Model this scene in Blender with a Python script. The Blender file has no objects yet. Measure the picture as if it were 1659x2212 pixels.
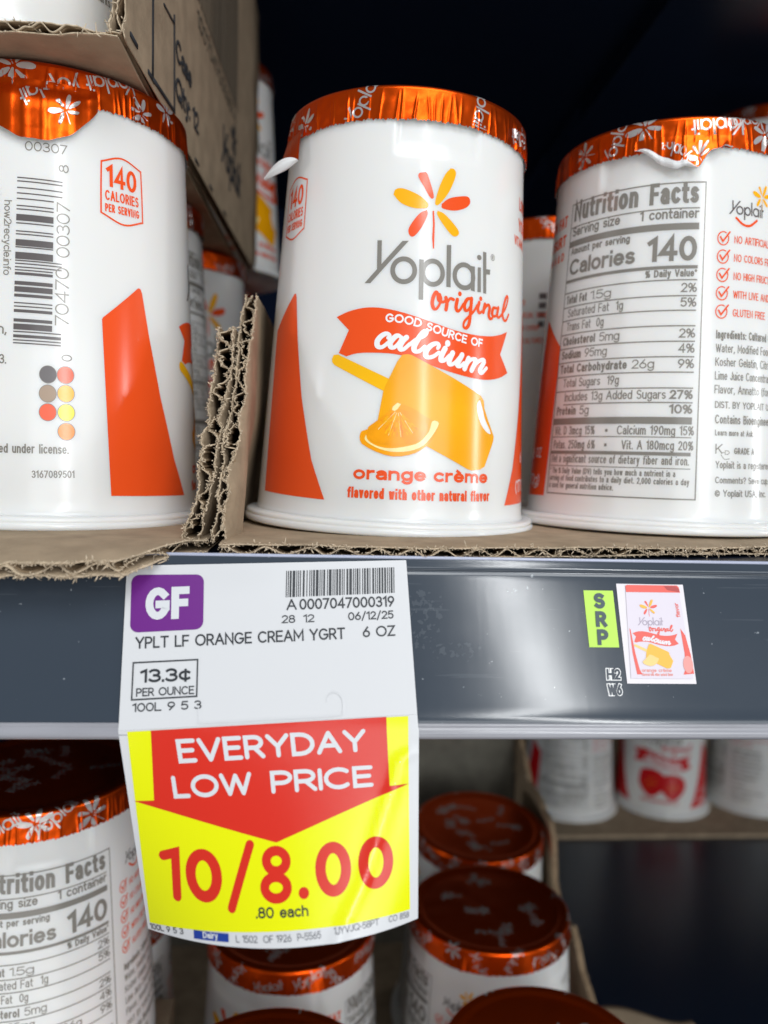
import bpy, bmesh, math, random
from mathutils import Vector, Matrix
from mathutils.geometry import tessellate_polygon

# ------------------------------------------------------------------ camera, world, lamps
# lengths below are millimetres; MM turns them into metres
MM = 0.001
R = math.radians
scn = bpy.context.scene
col = scn.collection

CAM = Vector((-14.2964, -200.3629, 17.6839))
YAW, PITCH, ROLL = 0.0652, -0.0763, 0.024
def cam_axes():
    f = Vector((math.sin(YAW)*math.cos(PITCH), math.cos(YAW)*math.cos(PITCH), math.sin(PITCH)))
    r = Vector((math.cos(YAW), -math.sin(YAW), 0)); u = r.cross(f)
    r2 = r*math.cos(ROLL)+u*math.sin(ROLL); u2 = -r*math.sin(ROLL)+u*math.cos(ROLL)
    return f, r2, u2
f_, r_, u_ = cam_axes()
cam = bpy.data.cameras.new('camera'); camo = bpy.data.objects.new('camera', cam); col.objects.link(camo)
cam.sensor_fit = 'VERTICAL'; cam.sensor_height = 24.0; cam.lens = 24.0*1710.58/2212
cam.clip_start = 0.01; cam.clip_end = 50
cam.dof.use_dof = True; cam.dof.focus_distance = 0.160; cam.dof.aperture_fstop = 8.5
m = Matrix((r_, u_, -f_)).transposed().to_4x4(); m.translation = CAM*MM
camo.matrix_world = m
scn.camera = camo

world = bpy.data.worlds.new('World'); scn.world = world; world.use_nodes = True
bg = world.node_tree.nodes['Background']
bg.inputs[0].default_value = (0.86, 0.93, 1.0, 1); bg.inputs[1].default_value = 0.17

def lamp(name, az, el, dist, w, h, power, color=(1, 1, 1), roll=0.0, target=(0, -40, 20)):
    """area lamp seen from the cups at azimuth az (0 = towards the aisle, + = right) and elevation el"""
    t = Vector(target)*MM
    d = Vector((math.sin(R(az))*math.cos(R(el)), -math.cos(R(az))*math.cos(R(el)), math.sin(R(el))))
    l = bpy.data.lights.new(name, 'AREA'); l.shape = 'RECTANGLE'; l.size = w; l.size_y = h
    l.energy = power; l.color = color
    o = bpy.data.objects.new(name, l); col.objects.link(o)
    q = (d).to_track_quat('Z', 'Y')
    mm = q.to_matrix().to_4x4() @ Matrix.Rotation(R(roll), 4, 'Z')
    mm.translation = t+d*dist
    o.matrix_world = mm
    return o
lamp('aisle_strip_lamp', 18.5, 15.5, 1.6, 0.06, 0.80, 4.8, (0.97, 0.99, 1.0), roll=19)
lamp('front_fill_lamp', 20, 5, 2.5, 2.2, 0.8, 15, (0.93, 0.97, 1.0))  # broad fill added to brighten the lower cups and the case side
lamp('floor_bounce_fill', 10, -36, 1.7, 1.6, 0.7, 6.0, (1.0, 0.98, 0.95))  # added low fill, stands in for light coming off the aisle floor
lamp('ceiling_lamp', 14, 47, 1.8, 1.2, 0.8, 18, (0.95, 0.98, 1.0))
lamp('case_lamp', 72, 5, 1.3, 0.035, 0.24, 1.6, (0.95, 0.98, 1.0))
lamp('case_lamp', -74, 4, 1.3, 0.05, 0.2, 2.0, (0.98, 0.98, 1.0))

scn.view_settings.view_transform = 'Standard'; scn.view_settings.look = 'None'
scn.view_settings.exposure = 0.13; scn.view_settings.gamma = 1.0
scn.cycles.max_bounces = 6; scn.cycles.use_denoising = True
scn.cycles.sample_clamp_indirect = 6.0

# ------------------------------------------------------------------ materials
def mat(name, color, rough=0.5, metal=0.0, spec=0.5, coat=0.0, bump=None, var=None, back=None, sss=0.0):
    """bump=(scale,strength[,stretch]); var=(scale,amount) colour variation; back = colour of the reverse side"""
    M = bpy.data.materials.new(name); M.use_nodes = True
    nt = M.node_tree; b = nt.nodes['Principled BSDF']
    c = (*color, 1)
    b.inputs['Base Color'].default_value = c
    b.inputs['Roughness'].default_value = rough; b.inputs['Metallic'].default_value = metal
    b.inputs['Specular IOR Level'].default_value = spec
    b.inputs['Coat Weight'].default_value = coat
    if sss:
        b.inputs['Subsurface Weight'].default_value = sss
        b.inputs['Subsurface Radius'].default_value = (1, .8, .6); b.inputs['Subsurface Scale'].default_value = 0.004
    tc = nt.nodes.new('ShaderNodeTexCoord')
    def noise(scale, detail=4, stretch=None):
        n = nt.nodes.new('ShaderNodeTexNoise'); n.inputs['Scale'].default_value = scale; n.inputs['Detail'].default_value = detail
        if stretch:
            mp = nt.nodes.new('ShaderNodeMapping'); mp.inputs['Scale'].default_value = stretch
            nt.links.new(tc.outputs['Object'], mp.inputs[0]); nt.links.new(mp.outputs[0], n.inputs['Vector'])
        else:
            nt.links.new(tc.outputs['Object'], n.inputs['Vector'])
        return n
    last = None
    if var:
        n = noise(var[0], 5, var[2] if len(var) > 2 else None)
        r = nt.nodes.new('ShaderNodeValToRGB')
        r.color_ramp.elements[0].position = 0.3; r.color_ramp.elements[1].position = 0.7
        r.color_ramp.elements[0].color = (*[x*(1-var[1]) for x in color], 1)
        r.color_ramp.elements[1].color = (*[min(1, x*(1+var[1])) for x in color], 1)
        nt.links.new(n.outputs['Fac'], r.inputs[0]); nt.links.new(r.outputs[0], b.inputs['Base Color'])
        last = r
    if bump:
        n = noise(bump[0], 3, bump[2] if len(bump) > 2 else None)
        bp = nt.nodes.new('ShaderNodeBump'); bp.inputs['Strength'].default_value = bump[1]; bp.inputs['Distance'].default_value = 0.0003
        nt.links.new(n.outputs['Fac'], bp.inputs['Height']); nt.links.new(bp.outputs[0], b.inputs['Normal'])
    if back:
        g = nt.nodes.new('ShaderNodeNewGeometry'); b2 = nt.nodes.new('ShaderNodeBsdfPrincipled')
        b2.inputs['Base Color'].default_value = (*back, 1); b2.inputs['Roughness'].default_value = 0.35
        mx = nt.nodes.new('ShaderNodeMixShader')
        nt.links.new(g.outputs['Backfacing'], mx.inputs[0]); nt.links.new(b.outputs[0], mx.inputs[1]); nt.links.new(b2.outputs[0], mx.inputs[2])
        nt.links.new(mx.outputs[0], nt.nodes['Material Output'].inputs[0])
    return M

GL = dict(rough=0.2, spec=0.5)
M_ = {
 'cup': mat('cup_plastic', (0.80, 0.795, 0.775), 0.2, bump=(90, 0.05), sss=0.5),
 'orange': mat('ink_orange', (0.86, 0.085, 0.012), **GL),
 'red': mat('ink_red', (0.62, 0.012, 0.016), **GL),
 'yellow': mat('ink_yellow', (0.95, 0.44, 0.002), **GL),
 'grey': mat('ink_grey', (0.23, 0.215, 0.19), **GL),
 'dgrey': mat('ink_dark_grey', (0.12, 0.105, 0.105), **GL),
 'white': mat('ink_white', (0.85, 0.85, 0.85), **GL),
 'pop': mat('ink_popsicle', (0.95, 0.40, 0.003), var=(60, 0.10), **GL),
 'stick': mat('ink_stick', (0.95, 0.50, 0.006), **GL),
 'pith': mat('ink_pith', (0.97, 0.80, 0.36), var=(500, 0.10), **GL),
 'rind': mat('ink_rind', (0.93, 0.36, 0.002), **GL),
 'flesh': mat('ink_flesh', (0.93, 0.345, 0.003), var=(300, 0.12), **GL),
 'tan': mat('ink_tan', (0.36, 0.25, 0.17), **GL),
 'lemon': mat('ink_lemon', (0.90, 0.76, 0.01), **GL),
 'lorange': mat('ink_light_orange', (0.90, 0.26, 0.015), **GL),
 'foil': mat('orange_foil', (0.86, 0.088, 0.003), 0.30, metal=0.93, bump=(420, 0.16), back=(0.75, 0.76, 0.76)),
 'rfoil': mat('red_foil', (0.62, 0.03, 0.012), 0.27, metal=0.93, bump=(420, 0.16), back=(0.75, 0.76, 0.76)),
 'silver': mat('silver_print', (0.66, 0.62, 0.60), 0.34, metal=0.7),
 'kraft': mat('kraft_cardboard', (0.37, 0.285, 0.195), 0.9, spec=0.15, bump=(900, 0.5), var=(140, 0.16, (1, 1, 1))),
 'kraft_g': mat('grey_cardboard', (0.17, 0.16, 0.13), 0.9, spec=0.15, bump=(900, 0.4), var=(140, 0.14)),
 'kraft_d': mat('kraft_flute', (0.30, 0.215, 0.135), 0.95, spec=0.1, bump=(1500, 0.6), var=(500, 0.2)),
 'fibre': mat('kraft_fibre', (0.60, 0.49, 0.36), 0.95, spec=0.1, var=(800, 0.2)),
 'kraft_e': mat('kraft_torn_edge', (0.56, 0.45, 0.32), 0.95, spec=0.1, bump=(2500, 0.8), var=(700, 0.25)),
 'box_ink': mat('carton_ink', (0.018, 0.02, 0.025), 0.8),
 'box_ink2': mat('carton_ink_faded', (0.10, 0.08, 0.055), 0.85),
 'paper': mat('tag_paper', (0.655, 0.66, 0.675), 0.33, spec=0.45, bump=(300, 0.03)),
 't_black': mat('tag_black', (0.018, 0.022, 0.028), 0.4),
 't_grey': mat('tag_grey', (0.10, 0.10, 0.12), 0.4),
 't_purple': mat('tag_purple', (0.14, 0.006, 0.215), 0.36),
 't_red': mat('tag_red', (0.66, 0.028, 0.014), 0.21, bump=(1400, 0.04)),
 't_yellow': mat('tag_yellow', (0.80, 0.83, 0.001), 0.21, bump=(1400, 0.04)),
 't_blue': mat('tag_blue', (0.012, 0.045, 0.30), 0.36),
 't_white': mat('tag_white', (0.66, 0.675, 0.70), 0.33),
 'lime': mat('sticker_lime', (0.50, 0.80, 0.09), 0.45),
 'lime_ink': mat('sticker_ink', (0.055, 0.085, 0.10), 0.5),
 'photo': mat('card_paper', (0.78, 0.74, 0.78), 0.4),
 'photo_bg': mat('card_lilac', (0.72, 0.66, 0.74), 0.4),
 'p_red': mat('card_red', (0.80, 0.11, 0.085), 0.4), 'p_dark': mat('card_dark_red', (0.45, 0.05, 0.05), 0.4),
 'p_grey': mat('card_grey', (0.42, 0.36, 0.45), 0.4), 'p_yellow': mat('card_yellow', (0.88, 0.48, 0.05), 0.4),
 'p_yellow2': mat('card_pale_yellow', (0.90, 0.62, 0.22), 0.4), 'p_pink': mat('card_pink', (0.82, 0.33, 0.30), 0.4),
 'trim': mat('rail_trim', (0.30, 0.30, 0.33), 0.22, spec=0.6, var=(40, 0.12, (1, 8, 8))),
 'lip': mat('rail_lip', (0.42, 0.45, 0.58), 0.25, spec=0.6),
 'deck': mat('shelf_black', (0.006, 0.012, 0.027), 0.30, bump=(30, 0.05)),
 'backp': mat('back_panel_black', (0.004, 0.009, 0.028), 0.8, spec=0.1),
}
LB = {
 'Y2': [(-7.5, 62.2), (-6.11, 62.3), (-13.98, 53.2), (-15.27, 53.2)],
 'Y1': [(-12.97, 62.2), (-12.0, 62.2), (-11.79, 57.1), (-12.7, 56.1)],
 'o': [(-6.91, 56.1), (-4.02, 56.2), (-7.02, 59.0), (-9.81, 56.0), (-6.75, 53.2)],
 'pst': [(-3.64, 58.6), (-2.68, 58.6), (-2.41, 50.2), (-3.43, 50.2)],
 'pb': [(-0.59, 56.1), (2.2, 56.4), (-0.7, 59.0), (-3.27, 55.8), (-0.48, 53.1)],
 'l': [(2.41, 62.2), (3.48, 62.3), (3.64, 53.4), (2.63, 53.4)],
 'ab': [(6.86, 56.1), (9.86, 56.6), (6.75, 59.1), (4.02, 55.8), (6.91, 53.2)],
 'ast': [(8.63, 58.6), (9.7, 58.6), (9.81, 53.3), (8.73, 53.4)],
 'ist': [(10.5, 58.6), (11.41, 58.7), (11.57, 53.4), (10.56, 53.3)],
 'idot': [(10.88, 60.7), (11.52, 60.9), (10.82, 61.3), (10.23, 60.6), (10.88, 60.2)],
 'tst': [(11.95, 62.2), (12.97, 62.2), (13.18, 53.3), (12.27, 53.3)],
 'tbar': [(13.02, 58.6), (14.31, 58.7), (14.25, 57.6), (13.02, 57.5)],
 'reg': [(15.11, 61.5), (15.81, 61.6), (15.11, 62.2), (14.41, 61.4), (15.16, 60.8)],
 'or1': [(1.07, 51.2), (0.48, 52.1), (-0.16, 51.2), (-0.43, 49.7), (-0.05, 48.6), (0.59, 48.6), (1.23, 49.6), (1.55, 50.7), (1.18, 51.7)],
 'or2': [(0.86, 51.4), (1.07, 50.4), (1.93, 50.1), (2.57, 50.5)],
 'or3': [(2.63, 51.1), (2.89, 50.0), (2.73, 48.6)],
 'or4': [(2.84, 49.8), (3.59, 51.0), (4.45, 50.9)],
 'or5': [(5.36, 51.0), (5.09, 49.4), (5.47, 48.6), (6.05, 48.9), (6.91, 50.3)],
 'or5d': [(5.95, 52.3)],
 'or6': [(9.06, 51.7), (7.88, 51.4), (7.18, 50.1), (7.45, 49.0), (8.2, 49.2), (9.11, 50.7)],
 'or7': [(9.0, 51.7), (8.79, 48.6), (8.47, 46.2), (7.72, 45.2), (7.07, 45.5), (7.29, 46.6), (8.63, 48.0), (9.7, 49.1), (10.61, 50.5)],
 'or8': [(11.14, 51.1), (10.77, 49.7), (11.25, 48.9), (11.95, 49.3)],
 'or8d': [(11.57, 52.0)],
 'or9': [(12.86, 51.0), (12.38, 49.2)],
 'or10': [(12.54, 49.7), (13.72, 51.0), (14.36, 50.4), (14.09, 48.9), (14.57, 48.1), (15.27, 48.3)],
 'or11': [(16.93, 50.7), (15.7, 50.6), (15.22, 49.5), (15.59, 48.8), (16.61, 49.1), (17.31, 50.4)],
 'or12': [(17.41, 50.9), (16.99, 49.3), (17.57, 48.8), (18.49, 49.4)],
 'or13': [(18.49, 49.4), (20.36, 51.3), (21.43, 53.5), (20.95, 54.0), (20.04, 52.8), (19.08, 50.0), (19.56, 48.7), (20.63, 48.6), (21.81, 50.1)],
 'ca1': [(-9.48, 41.8), (-9.16, 42.3), (-9.86, 42.7), (-10.98, 42.1), (-11.73, 41.0), (-11.57, 40.0), (-10.72, 39.8), (-9.64, 40.6), (-8.73, 41.6)],
 'ca2': [(-6.7, 42.0), (-7.45, 42.4), (-8.31, 41.8), (-9.0, 40.7), (-8.73, 39.9), (-8.04, 39.9), (-7.13, 40.9), (-6.59, 42.0)],
 'ca3': [(-5.63, 42.1), (-6.43, 41.2), (-6.91, 40.1), (-6.64, 39.5), (-5.95, 39.7), (-4.93, 40.7)],
 'ca4': [(-4.93, 40.6), (-3.54, 41.8), (-1.88, 42.7), (-1.34, 43.5), (-1.82, 43.6), (-2.73, 42.6), (-3.7, 40.9), (-3.97, 39.9), (-3.64, 39.3), (-2.79, 39.4), (-1.66, 40.4)],
 'ca5': [(1.18, 40.3), (1.45, 40.9), (0.91, 41.3), (-0.27, 40.8), (-1.29, 39.6), (-1.39, 38.6), (-0.8, 38.2), (0.27, 38.5), (1.45, 39.4)],
 'ca6': [(2.84, 40.4), (2.2, 39.1), (1.93, 38.1), (2.25, 37.7), (2.95, 38.0), (3.91, 39.0)],
 'ca6d': [(3.38, 41.5)],
 'ca7': [(4.61, 39.6), (3.97, 38.2), (3.86, 37.4), (4.34, 37.1), (5.25, 37.6), (6.32, 38.8)],
 'ca8': [(6.91, 39.4), (6.0, 37.7), (5.84, 37.1), (6.48, 36.9), (7.45, 37.7)],
 'ca9': [(8.57, 38.8), (7.61, 36.5)],
 'ca10': [(7.82, 37.0), (8.95, 38.4), (10.02, 38.8), (10.45, 38.3), (9.43, 36.3)],
 'ca11': [(9.64, 36.9), (10.98, 38.2), (12.38, 38.9), (12.86, 38.4), (11.84, 36.8), (11.9, 36.1), (12.48, 36.1), (13.66, 37.2)],
 'good': [(-10.29, 45.1), (-7.23, 45.0), (-3.86, 44.5), (-1.29, 43.8), (2.52, 42.9), (7.56, 41.9), (12.32, 41.5)],
 'goodcap': [(-10.39, 46.9)],
 'fy1': [(2.73, 78.3), (3.7, 78.2), (4.02, 76.9), (2.57, 73.4), (0.64, 70.8), (-0.32, 70.2), (-0.64, 71.0), (0.27, 74.3), (1.5, 76.9)],
 'fr1': [(-3.86, 76.7), (-2.84, 76.7), (-1.98, 74.9), (-1.13, 72.6), (-1.07, 71.6), (-1.88, 71.7), (-3.48, 74.0), (-4.66, 75.7), (-4.5, 76.5)],
 'fy2': [(-10.02, 71.8), (-9.54, 72.9), (-7.77, 73.1), (-4.29, 71.9), (-2.46, 70.6), (-2.2, 69.8), (-2.84, 69.3), (-5.41, 69.2), (-8.25, 70.1)],
 'fr2': [(0.86, 70.6), (2.63, 72.0), (5.73, 72.9), (7.5, 73.0), (7.93, 71.8), (6.59, 70.5), (3.91, 69.6), (1.13, 69.7)],
 'fr3': [(-2.46, 69.0), (-2.25, 68.0), (-3.32, 65.5), (-4.93, 63.4), (-5.95, 63.4), (-6.32, 64.7), (-5.3, 66.6), (-3.86, 68.3)],
 'fy3': [(0.0, 69.1), (1.61, 68.6), (4.02, 66.7), (5.25, 65.3), (4.82, 64.4), (3.64, 64.3), (1.71, 66.0), (-0.05, 68.2)],
 'fst': [(-1.18, 68.9), (-0.8, 69.0), (-0.54, 66.2), (-0.48, 61.1), (-0.75, 61.1), (-1.02, 63.3), (-0.96, 66.1)],
 'ban': [(-21.27, 46.1), (-18.65, 47.2), (-15.16, 48.0), (-11.79, 48.1), (-7.66, 47.5), (-3.48, 46.5), (0.8, 45.4), (5.3, 44.4), (10.29, 44.0), (14.95, 44.3), (18.43, 45.1), (21.16, 46.1), (18.38, 40.7), (21.59, 36.9), (17.9, 35.4), (13.34, 34.6), (8.52, 34.8), (3.75, 35.6), (-0.59, 36.7), (-4.77, 37.9), (-8.04, 38.5), (-12.06, 38.6), (-15.86, 38.4), (-18.32, 37.7), (-20.15, 38.4), (-18.16, 43.3)],
 'stick': [(-21.7, 37.1), (-21.33, 38.0), (-20.25, 38.1), (-8.79, 33.2), (-9.86, 30.6), (-20.9, 35.8), (-21.54, 36.4)],
 'pop': [(-6.38, 38.4), (-5.2, 38.6), (-4.45, 38.5), (12.22, 31.0), (13.07, 30.0), (13.29, 28.3), (14.47, 25.8), (16.45, 22.3), (16.29, 21.3), (13.66, 15.6), (12.38, 14.9), (10.13, 14.6), (8.95, 14.9), (-0.21, 19.3), (-10.72, 24.4), (-10.56, 25.6), (-9.86, 30.8), (-9.0, 33.0), (-7.29, 37.0)],
 'bite': [(11.95, 30.2), (11.14, 29.1), (11.36, 27.1), (12.43, 24.7), (14.2, 23.1), (15.49, 22.9), (15.06, 23.8), (13.61, 26.0), (12.81, 28.2)],
 'rind': [(-14.25, 20.8), (-13.93, 21.9), (-12.65, 22.4), (-12.54, 22.9), (-10.72, 24.4), (-7.98, 26.8), (-7.77, 27.3), (-6.86, 28.3), (-3.43, 27.2), (-1.98, 26.3), (0.32, 25.1), (2.09, 24.6), (1.88, 23.3), (0.48, 20.5), (-1.66, 18.5), (-3.97, 17.4), (-7.23, 16.9), (-10.61, 17.7), (-13.77, 19.3)],
 'pith': [(-12.91, 21.3), (-12.48, 20.1), (-10.66, 19.0), (-7.82, 18.6), (-4.55, 19.2), (-1.98, 20.2), (-0.11, 22.5), (0.54, 24.8), (1.98, 24.4), (0.7, 21.8), (-1.23, 19.5), (-4.02, 18.2), (-7.77, 17.9), (-10.88, 18.7), (-13.07, 20.1)],
 'flesh': [(-12.65, 22.3), (-10.5, 24.6), (-7.82, 26.6), (-6.8, 27.0), (-3.43, 26.2), (-1.93, 25.3), (-0.43, 23.9), (-0.8, 21.9), (-2.68, 20.1), (-5.52, 19.5), (-8.79, 19.3), (-11.41, 19.9), (-12.54, 21.1)],
 'pithtop': [(-6.86, 28.3), (-6.11, 28.0), (-6.8, 26.9), (-7.34, 26.5), (-7.93, 26.7), (-7.77, 27.4)],
 'oc': [(-15.11, 11.6), (-0.32, 11.9), (1.29, 11.9), (14.63, 11.9), (-15.27, 13.8)],
 'ocx': [(-15.27, 13.9), (-5.09, 10.8)],
 'fla': [(-16.13, 7.7), (15.32, 8.0), (-16.29, 10.2)],
 'rw': [(30.97, 51.0), (28.56, 27.7), (24.65, 16.3), (20.58, 7.1), (33.81, 6.9)],
 'lw': [(-34.29, 50.7), (-32.26, 42.0), (-29.26, 29.0), (-25.02, 15.2), (-21.11, 6.8), (-46.03, 6.3)],
}
# ------------------------------------------------------------------ mesh helpers
class MB:
    """collects faces with materials, links them as ONE mesh object"""
    def __init__(s): s.v = []; s.f = []; s.m = []; s.mats = []; s.smooth = []
    def mi(s, name):
        if name not in s.mats: s.mats.append(name)
        return s.mats.index(name)
    def add(s, vs, fs, name, smooth=True):
        o = len(s.v); s.v += [tuple(v) for v in vs]; i = s.mi(name)
        for f in fs: s.f.append([k+o for k in f]); s.m.append(i); s.smooth.append(smooth)
    def grid(s, fn, us, vs, name, closed=False, flip=False):
        P = [fn(u, v) for v in vs for u in us]; n = len(us); F = []
        for j in range(len(vs)-1):
            for i in range(n if closed else n-1):
                a, b = j*n+i, j*n+(i+1) % n
                q = [a, b, b+n, a+n]
                F.append(q[::-1] if flip else q)
        s.add(P, F, name)
    def box(s, a, b, name):
        (x0, y0, z0), (x1, y1, z1) = a, b
        s.add([(x0,y0,z0),(x1,y0,z0),(x1,y1,z0),(x0,y1,z0),(x0,y0,z1),(x1,y0,z1),(x1,y1,z1),(x0,y1,z1)],
              [(3,2,1,0),(4,5,6,7),(0,1,5,4),(1,2,6,5),(2,3,7,6),(3,0,4,7)], name, False)
    def sheet(s, sh, fn, dx=1.2, dy=None):
        """lay a flat print sheet on the surface fn(x, y, height)"""
        vs, fs, ms = sh.cut(dx, dy)
        vs = [fn(*v) for v in vs]
        o = len(s.v); s.v += [tuple(v) for v in vs]
        for f, mn in zip(fs, ms):
            s.f.append([k+o for k in f]); s.m.append(s.mi(mn)); s.smooth.append(True)
    def build(s, name, parent=None, solid=None, loc=None):
        me = bpy.data.meshes.new(name)
        me.from_pydata([(x*MM, y*MM, z*MM) for x, y, z in s.v], [], s.f)
        for k in s.mats: me.materials.append(M_[k])
        me.polygons.foreach_set('material_index', s.m); me.polygons.foreach_set('use_smooth', s.smooth)
        me.update()
        o = bpy.data.objects.new(name, me); col.objects.link(o)
        if parent: o.parent = parent
        if loc: o.location = [c*MM for c in loc]
        if solid:
            md = o.modifiers.new('thickness', 'SOLIDIFY'); md.thickness = solid*MM; md.offset = 0
        return o

def tag(o, label, cat, group=None):
    o['label'] = label; o['category'] = cat
    if group: o['group'] = group
    return o
def empty(name, loc=(0, 0, 0), rot=None):
    o = bpy.data.objects.new(name, None); col.objects.link(o); o.empty_display_size = 0.01
    o.location = [c*MM for c in loc]
    if rot is not None: o.rotation_euler = rot
    return o

LAY = 0.035            # mm between print layers
class Sheet:
    """flat artwork in mm: polygons with an ink and a layer"""
    def __init__(s): s.p = []; s.k = 0
    def poly(s, pts, ink, layer=1, z=0.0):
        s.p.append(([(x, y, layer*LAY+z) for x, y in pts], ink))
    def rect(s, x0, y0, x1, y1, ink, layer=1): s.poly([(x0,y0),(x1,y0),(x1,y1),(x0,y1)], ink, layer)
    def disc(s, x, y, rx, ink, layer=1, ry=None, n=24, rot=0):
        ry = ry or rx; c, d = math.cos(rot), math.sin(rot)
        s.poly([(x+rx*math.cos(t)*c-ry*math.sin(t)*d, y+rx*math.cos(t)*d+ry*math.sin(t)*c) for t in [2*math.pi*i/n for i in range(n)]], ink, layer)
    def ring(s, x, y, rx, ry, w, ink, layer=1, n=40):
        for i in range(n):
            t0, t1 = 2*math.pi*i/n, 2*math.pi*(i+1)/n
            s.poly([(x+(rx-w)*math.cos(t0), y+(ry-w)*math.sin(t0)), (x+rx*math.cos(t0), y+ry*math.sin(t0)),
                    (x+rx*math.cos(t1), y+ry*math.sin(t1)), (x+(rx-w)*math.cos(t1), y+(ry-w)*math.sin(t1))], ink, layer)
    def stroke(s, pts, w, ink, layer=1, cap='round', closed=False):
        """ribbon along pts; w a number or one width per point; rises a hair along its length so crossings stay apart"""
        P = [Vector(p[:2]) for p in pts]
        Q = [P[0]]
        for p in P[1:]:
            if (p-Q[-1]).length > 1e-4: Q.append(p)
        P = Q; n = len(P)
        if n < 2:
            s.disc(P[0].x, P[0].y, (w if not isinstance(w, list) else w[0])/2, ink, layer, n=12); return
        W = w if isinstance(w, list) else [w]*n
        if len(W) != n: W = [W[min(len(W)-1, int(i*len(W)/n))] for i in range(n)]
        s.k = (s.k+1) % 5; z0 = s.k*0.003
        if cap == 'square':
            P[0] = P[0]-(P[1]-P[0]).normalized()*W[0]/2; P[-1] = P[-1]+(P[-1]-P[-2]).normalized()*W[-1]/2
        L, Rr = [], []
        for i in range(n):
            d0 = (P[i]-P[i-1]).normalized() if i > 0 else None
            d1 = (P[i+1]-P[i]).normalized() if i < n-1 else None
            if closed and i == 0: d0 = (P[0]-P[-2]).normalized()
            if closed and i == n-1: d1 = (P[1]-P[0]).normalized()
            if d0 is None: d0 = d1
            if d1 is None: d1 = d0
            n0 = Vector((-d0.y, d0.x)); n1 = Vector((-d1.y, d1.x)); b = n0+n1
            if b.length < 0.25: b = n0; k = 1
            else:
                b.normalize(); k = min(2.6, 1/max(0.2, b.dot(n0)))
            L.append(P[i]+b*(k*W[i]/2)); Rr.append(P[i]-b*(k*W[i]/2))
        for i in range(n-1):
            z = z0+0.012*i/max(1, n-1)
            s.poly([Rr[i], Rr[i+1], L[i+1], L[i]], ink, layer, z)
        if cap == 'round':
            for e, q, w_ in ((0, P[1]-P[0], W[0]), (n-1, P[-2]-P[-1], W[-1])):
                a = math.atan2(-q.y, -q.x)
                s.poly([(P[e].x+w_/2*math.cos(a+t), P[e].y+w_/2*math.sin(a+t)) for t in [-math.pi/2+math.pi*i/6 for i in range(7)]], ink, layer, z0+(0.012 if e else 0))
    def merge(s, o, fn, ink=None, dl=0):
        for pts, k in o.p:
            q = []
            for x, y, z in pts:
                a, b = fn(x, y); q.append((a, b, z+dl*LAY))
            s.p.append((q, ink(k) if callable(ink) else (ink or k)))
    def cut(s, dx, dy=None):
        bm = bmesh.new(); inks = []
        for pts, ink in s.p:
            if ink not in inks: inks.append(ink)
            ii = inks.index(ink)
            a = sum(pts[i][0]*pts[(i+1) % len(pts)][1]-pts[(i+1) % len(pts)][0]*pts[i][1] for i in range(len(pts)))
            if abs(a) < 1e-7: continue
            if a < 0: pts = pts[::-1]
            vs = [bm.verts.new(p) for p in pts]
            if len(pts) <= 4 and (len(pts) == 3 or convex(pts)):
                try: bm.faces.new(vs).material_index = ii
                except ValueError: pass
            else:
                for t in tessellate_polygon([[Vector((p[0], p[1], 0)) for p in pts]]):
                    a, b, c = (Vector(pts[k][:2]) for k in t)
                    if (b-a).x*(c-a).y-(b-a).y*(c-a).x < 0: t = t[::-1]
                    try: bm.faces.new([vs[k] for k in t]).material_index = ii
                    except ValueError: pass
        for ax, st in ((0, dx), (1, dy)):
            if not st or not bm.verts: continue
            lo = min(v.co[ax] for v in bm.verts); hi = max(v.co[ax] for v in bm.verts)
            k = math.ceil(lo/st)
            while k*st < hi:
                co = Vector((0, 0, 0)); co[ax] = k*st+0.00137; no = Vector((0, 0, 0)); no[ax] = 1
                fs = [f for f in bm.faces if min(v.co[ax] for v in f.verts) < co[ax] < max(v.co[ax] for v in f.verts)]
                if fs:
                    ge = set(fs)
                    for f in fs: ge.update(f.edges); ge.update(f.verts)
                    bmesh.ops.bisect_plane(bm, geom=list(ge), dist=1e-6, plane_co=co, plane_no=no)
                k += 1
        bm.verts.index_update()
        vs = [tuple(v.co) for v in bm.verts]; fs = [[v.index for v in f.verts] for f in bm.faces]; ms = [inks[f.material_index] for f in bm.faces]
        bm.free()
        return vs, fs, ms
def convex(p):
    for i in range(len(p)):
        a, b, c = p[i-2], p[i-1], p[i]
        if (b[0]-a[0])*(c[1]-b[1])-(b[1]-a[1])*(c[0]-b[0]) < 0: return False
    return True
def spline(pts, n=4):
    """Catmull-Rom through pts"""
    if len(pts) < 3: return list(pts)
    P = [Vector(p[:2]) for p in pts]; P = [P[0]*2-P[1]]+P+[P[-1]*2-P[-2]]; out = []
    for i in range(1, len(P)-2):
        for j in range(n):
            t = j/n; a, b, c, d = P[i-1], P[i], P[i+1], P[i+2]
            out.append(tuple(0.5*((2*b)+(c-a)*t+(2*a-5*b+4*c-d)*t*t+(3*b-a-3*c+d)*t**3)))
    out.append(tuple(P[-2])); return out

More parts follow.
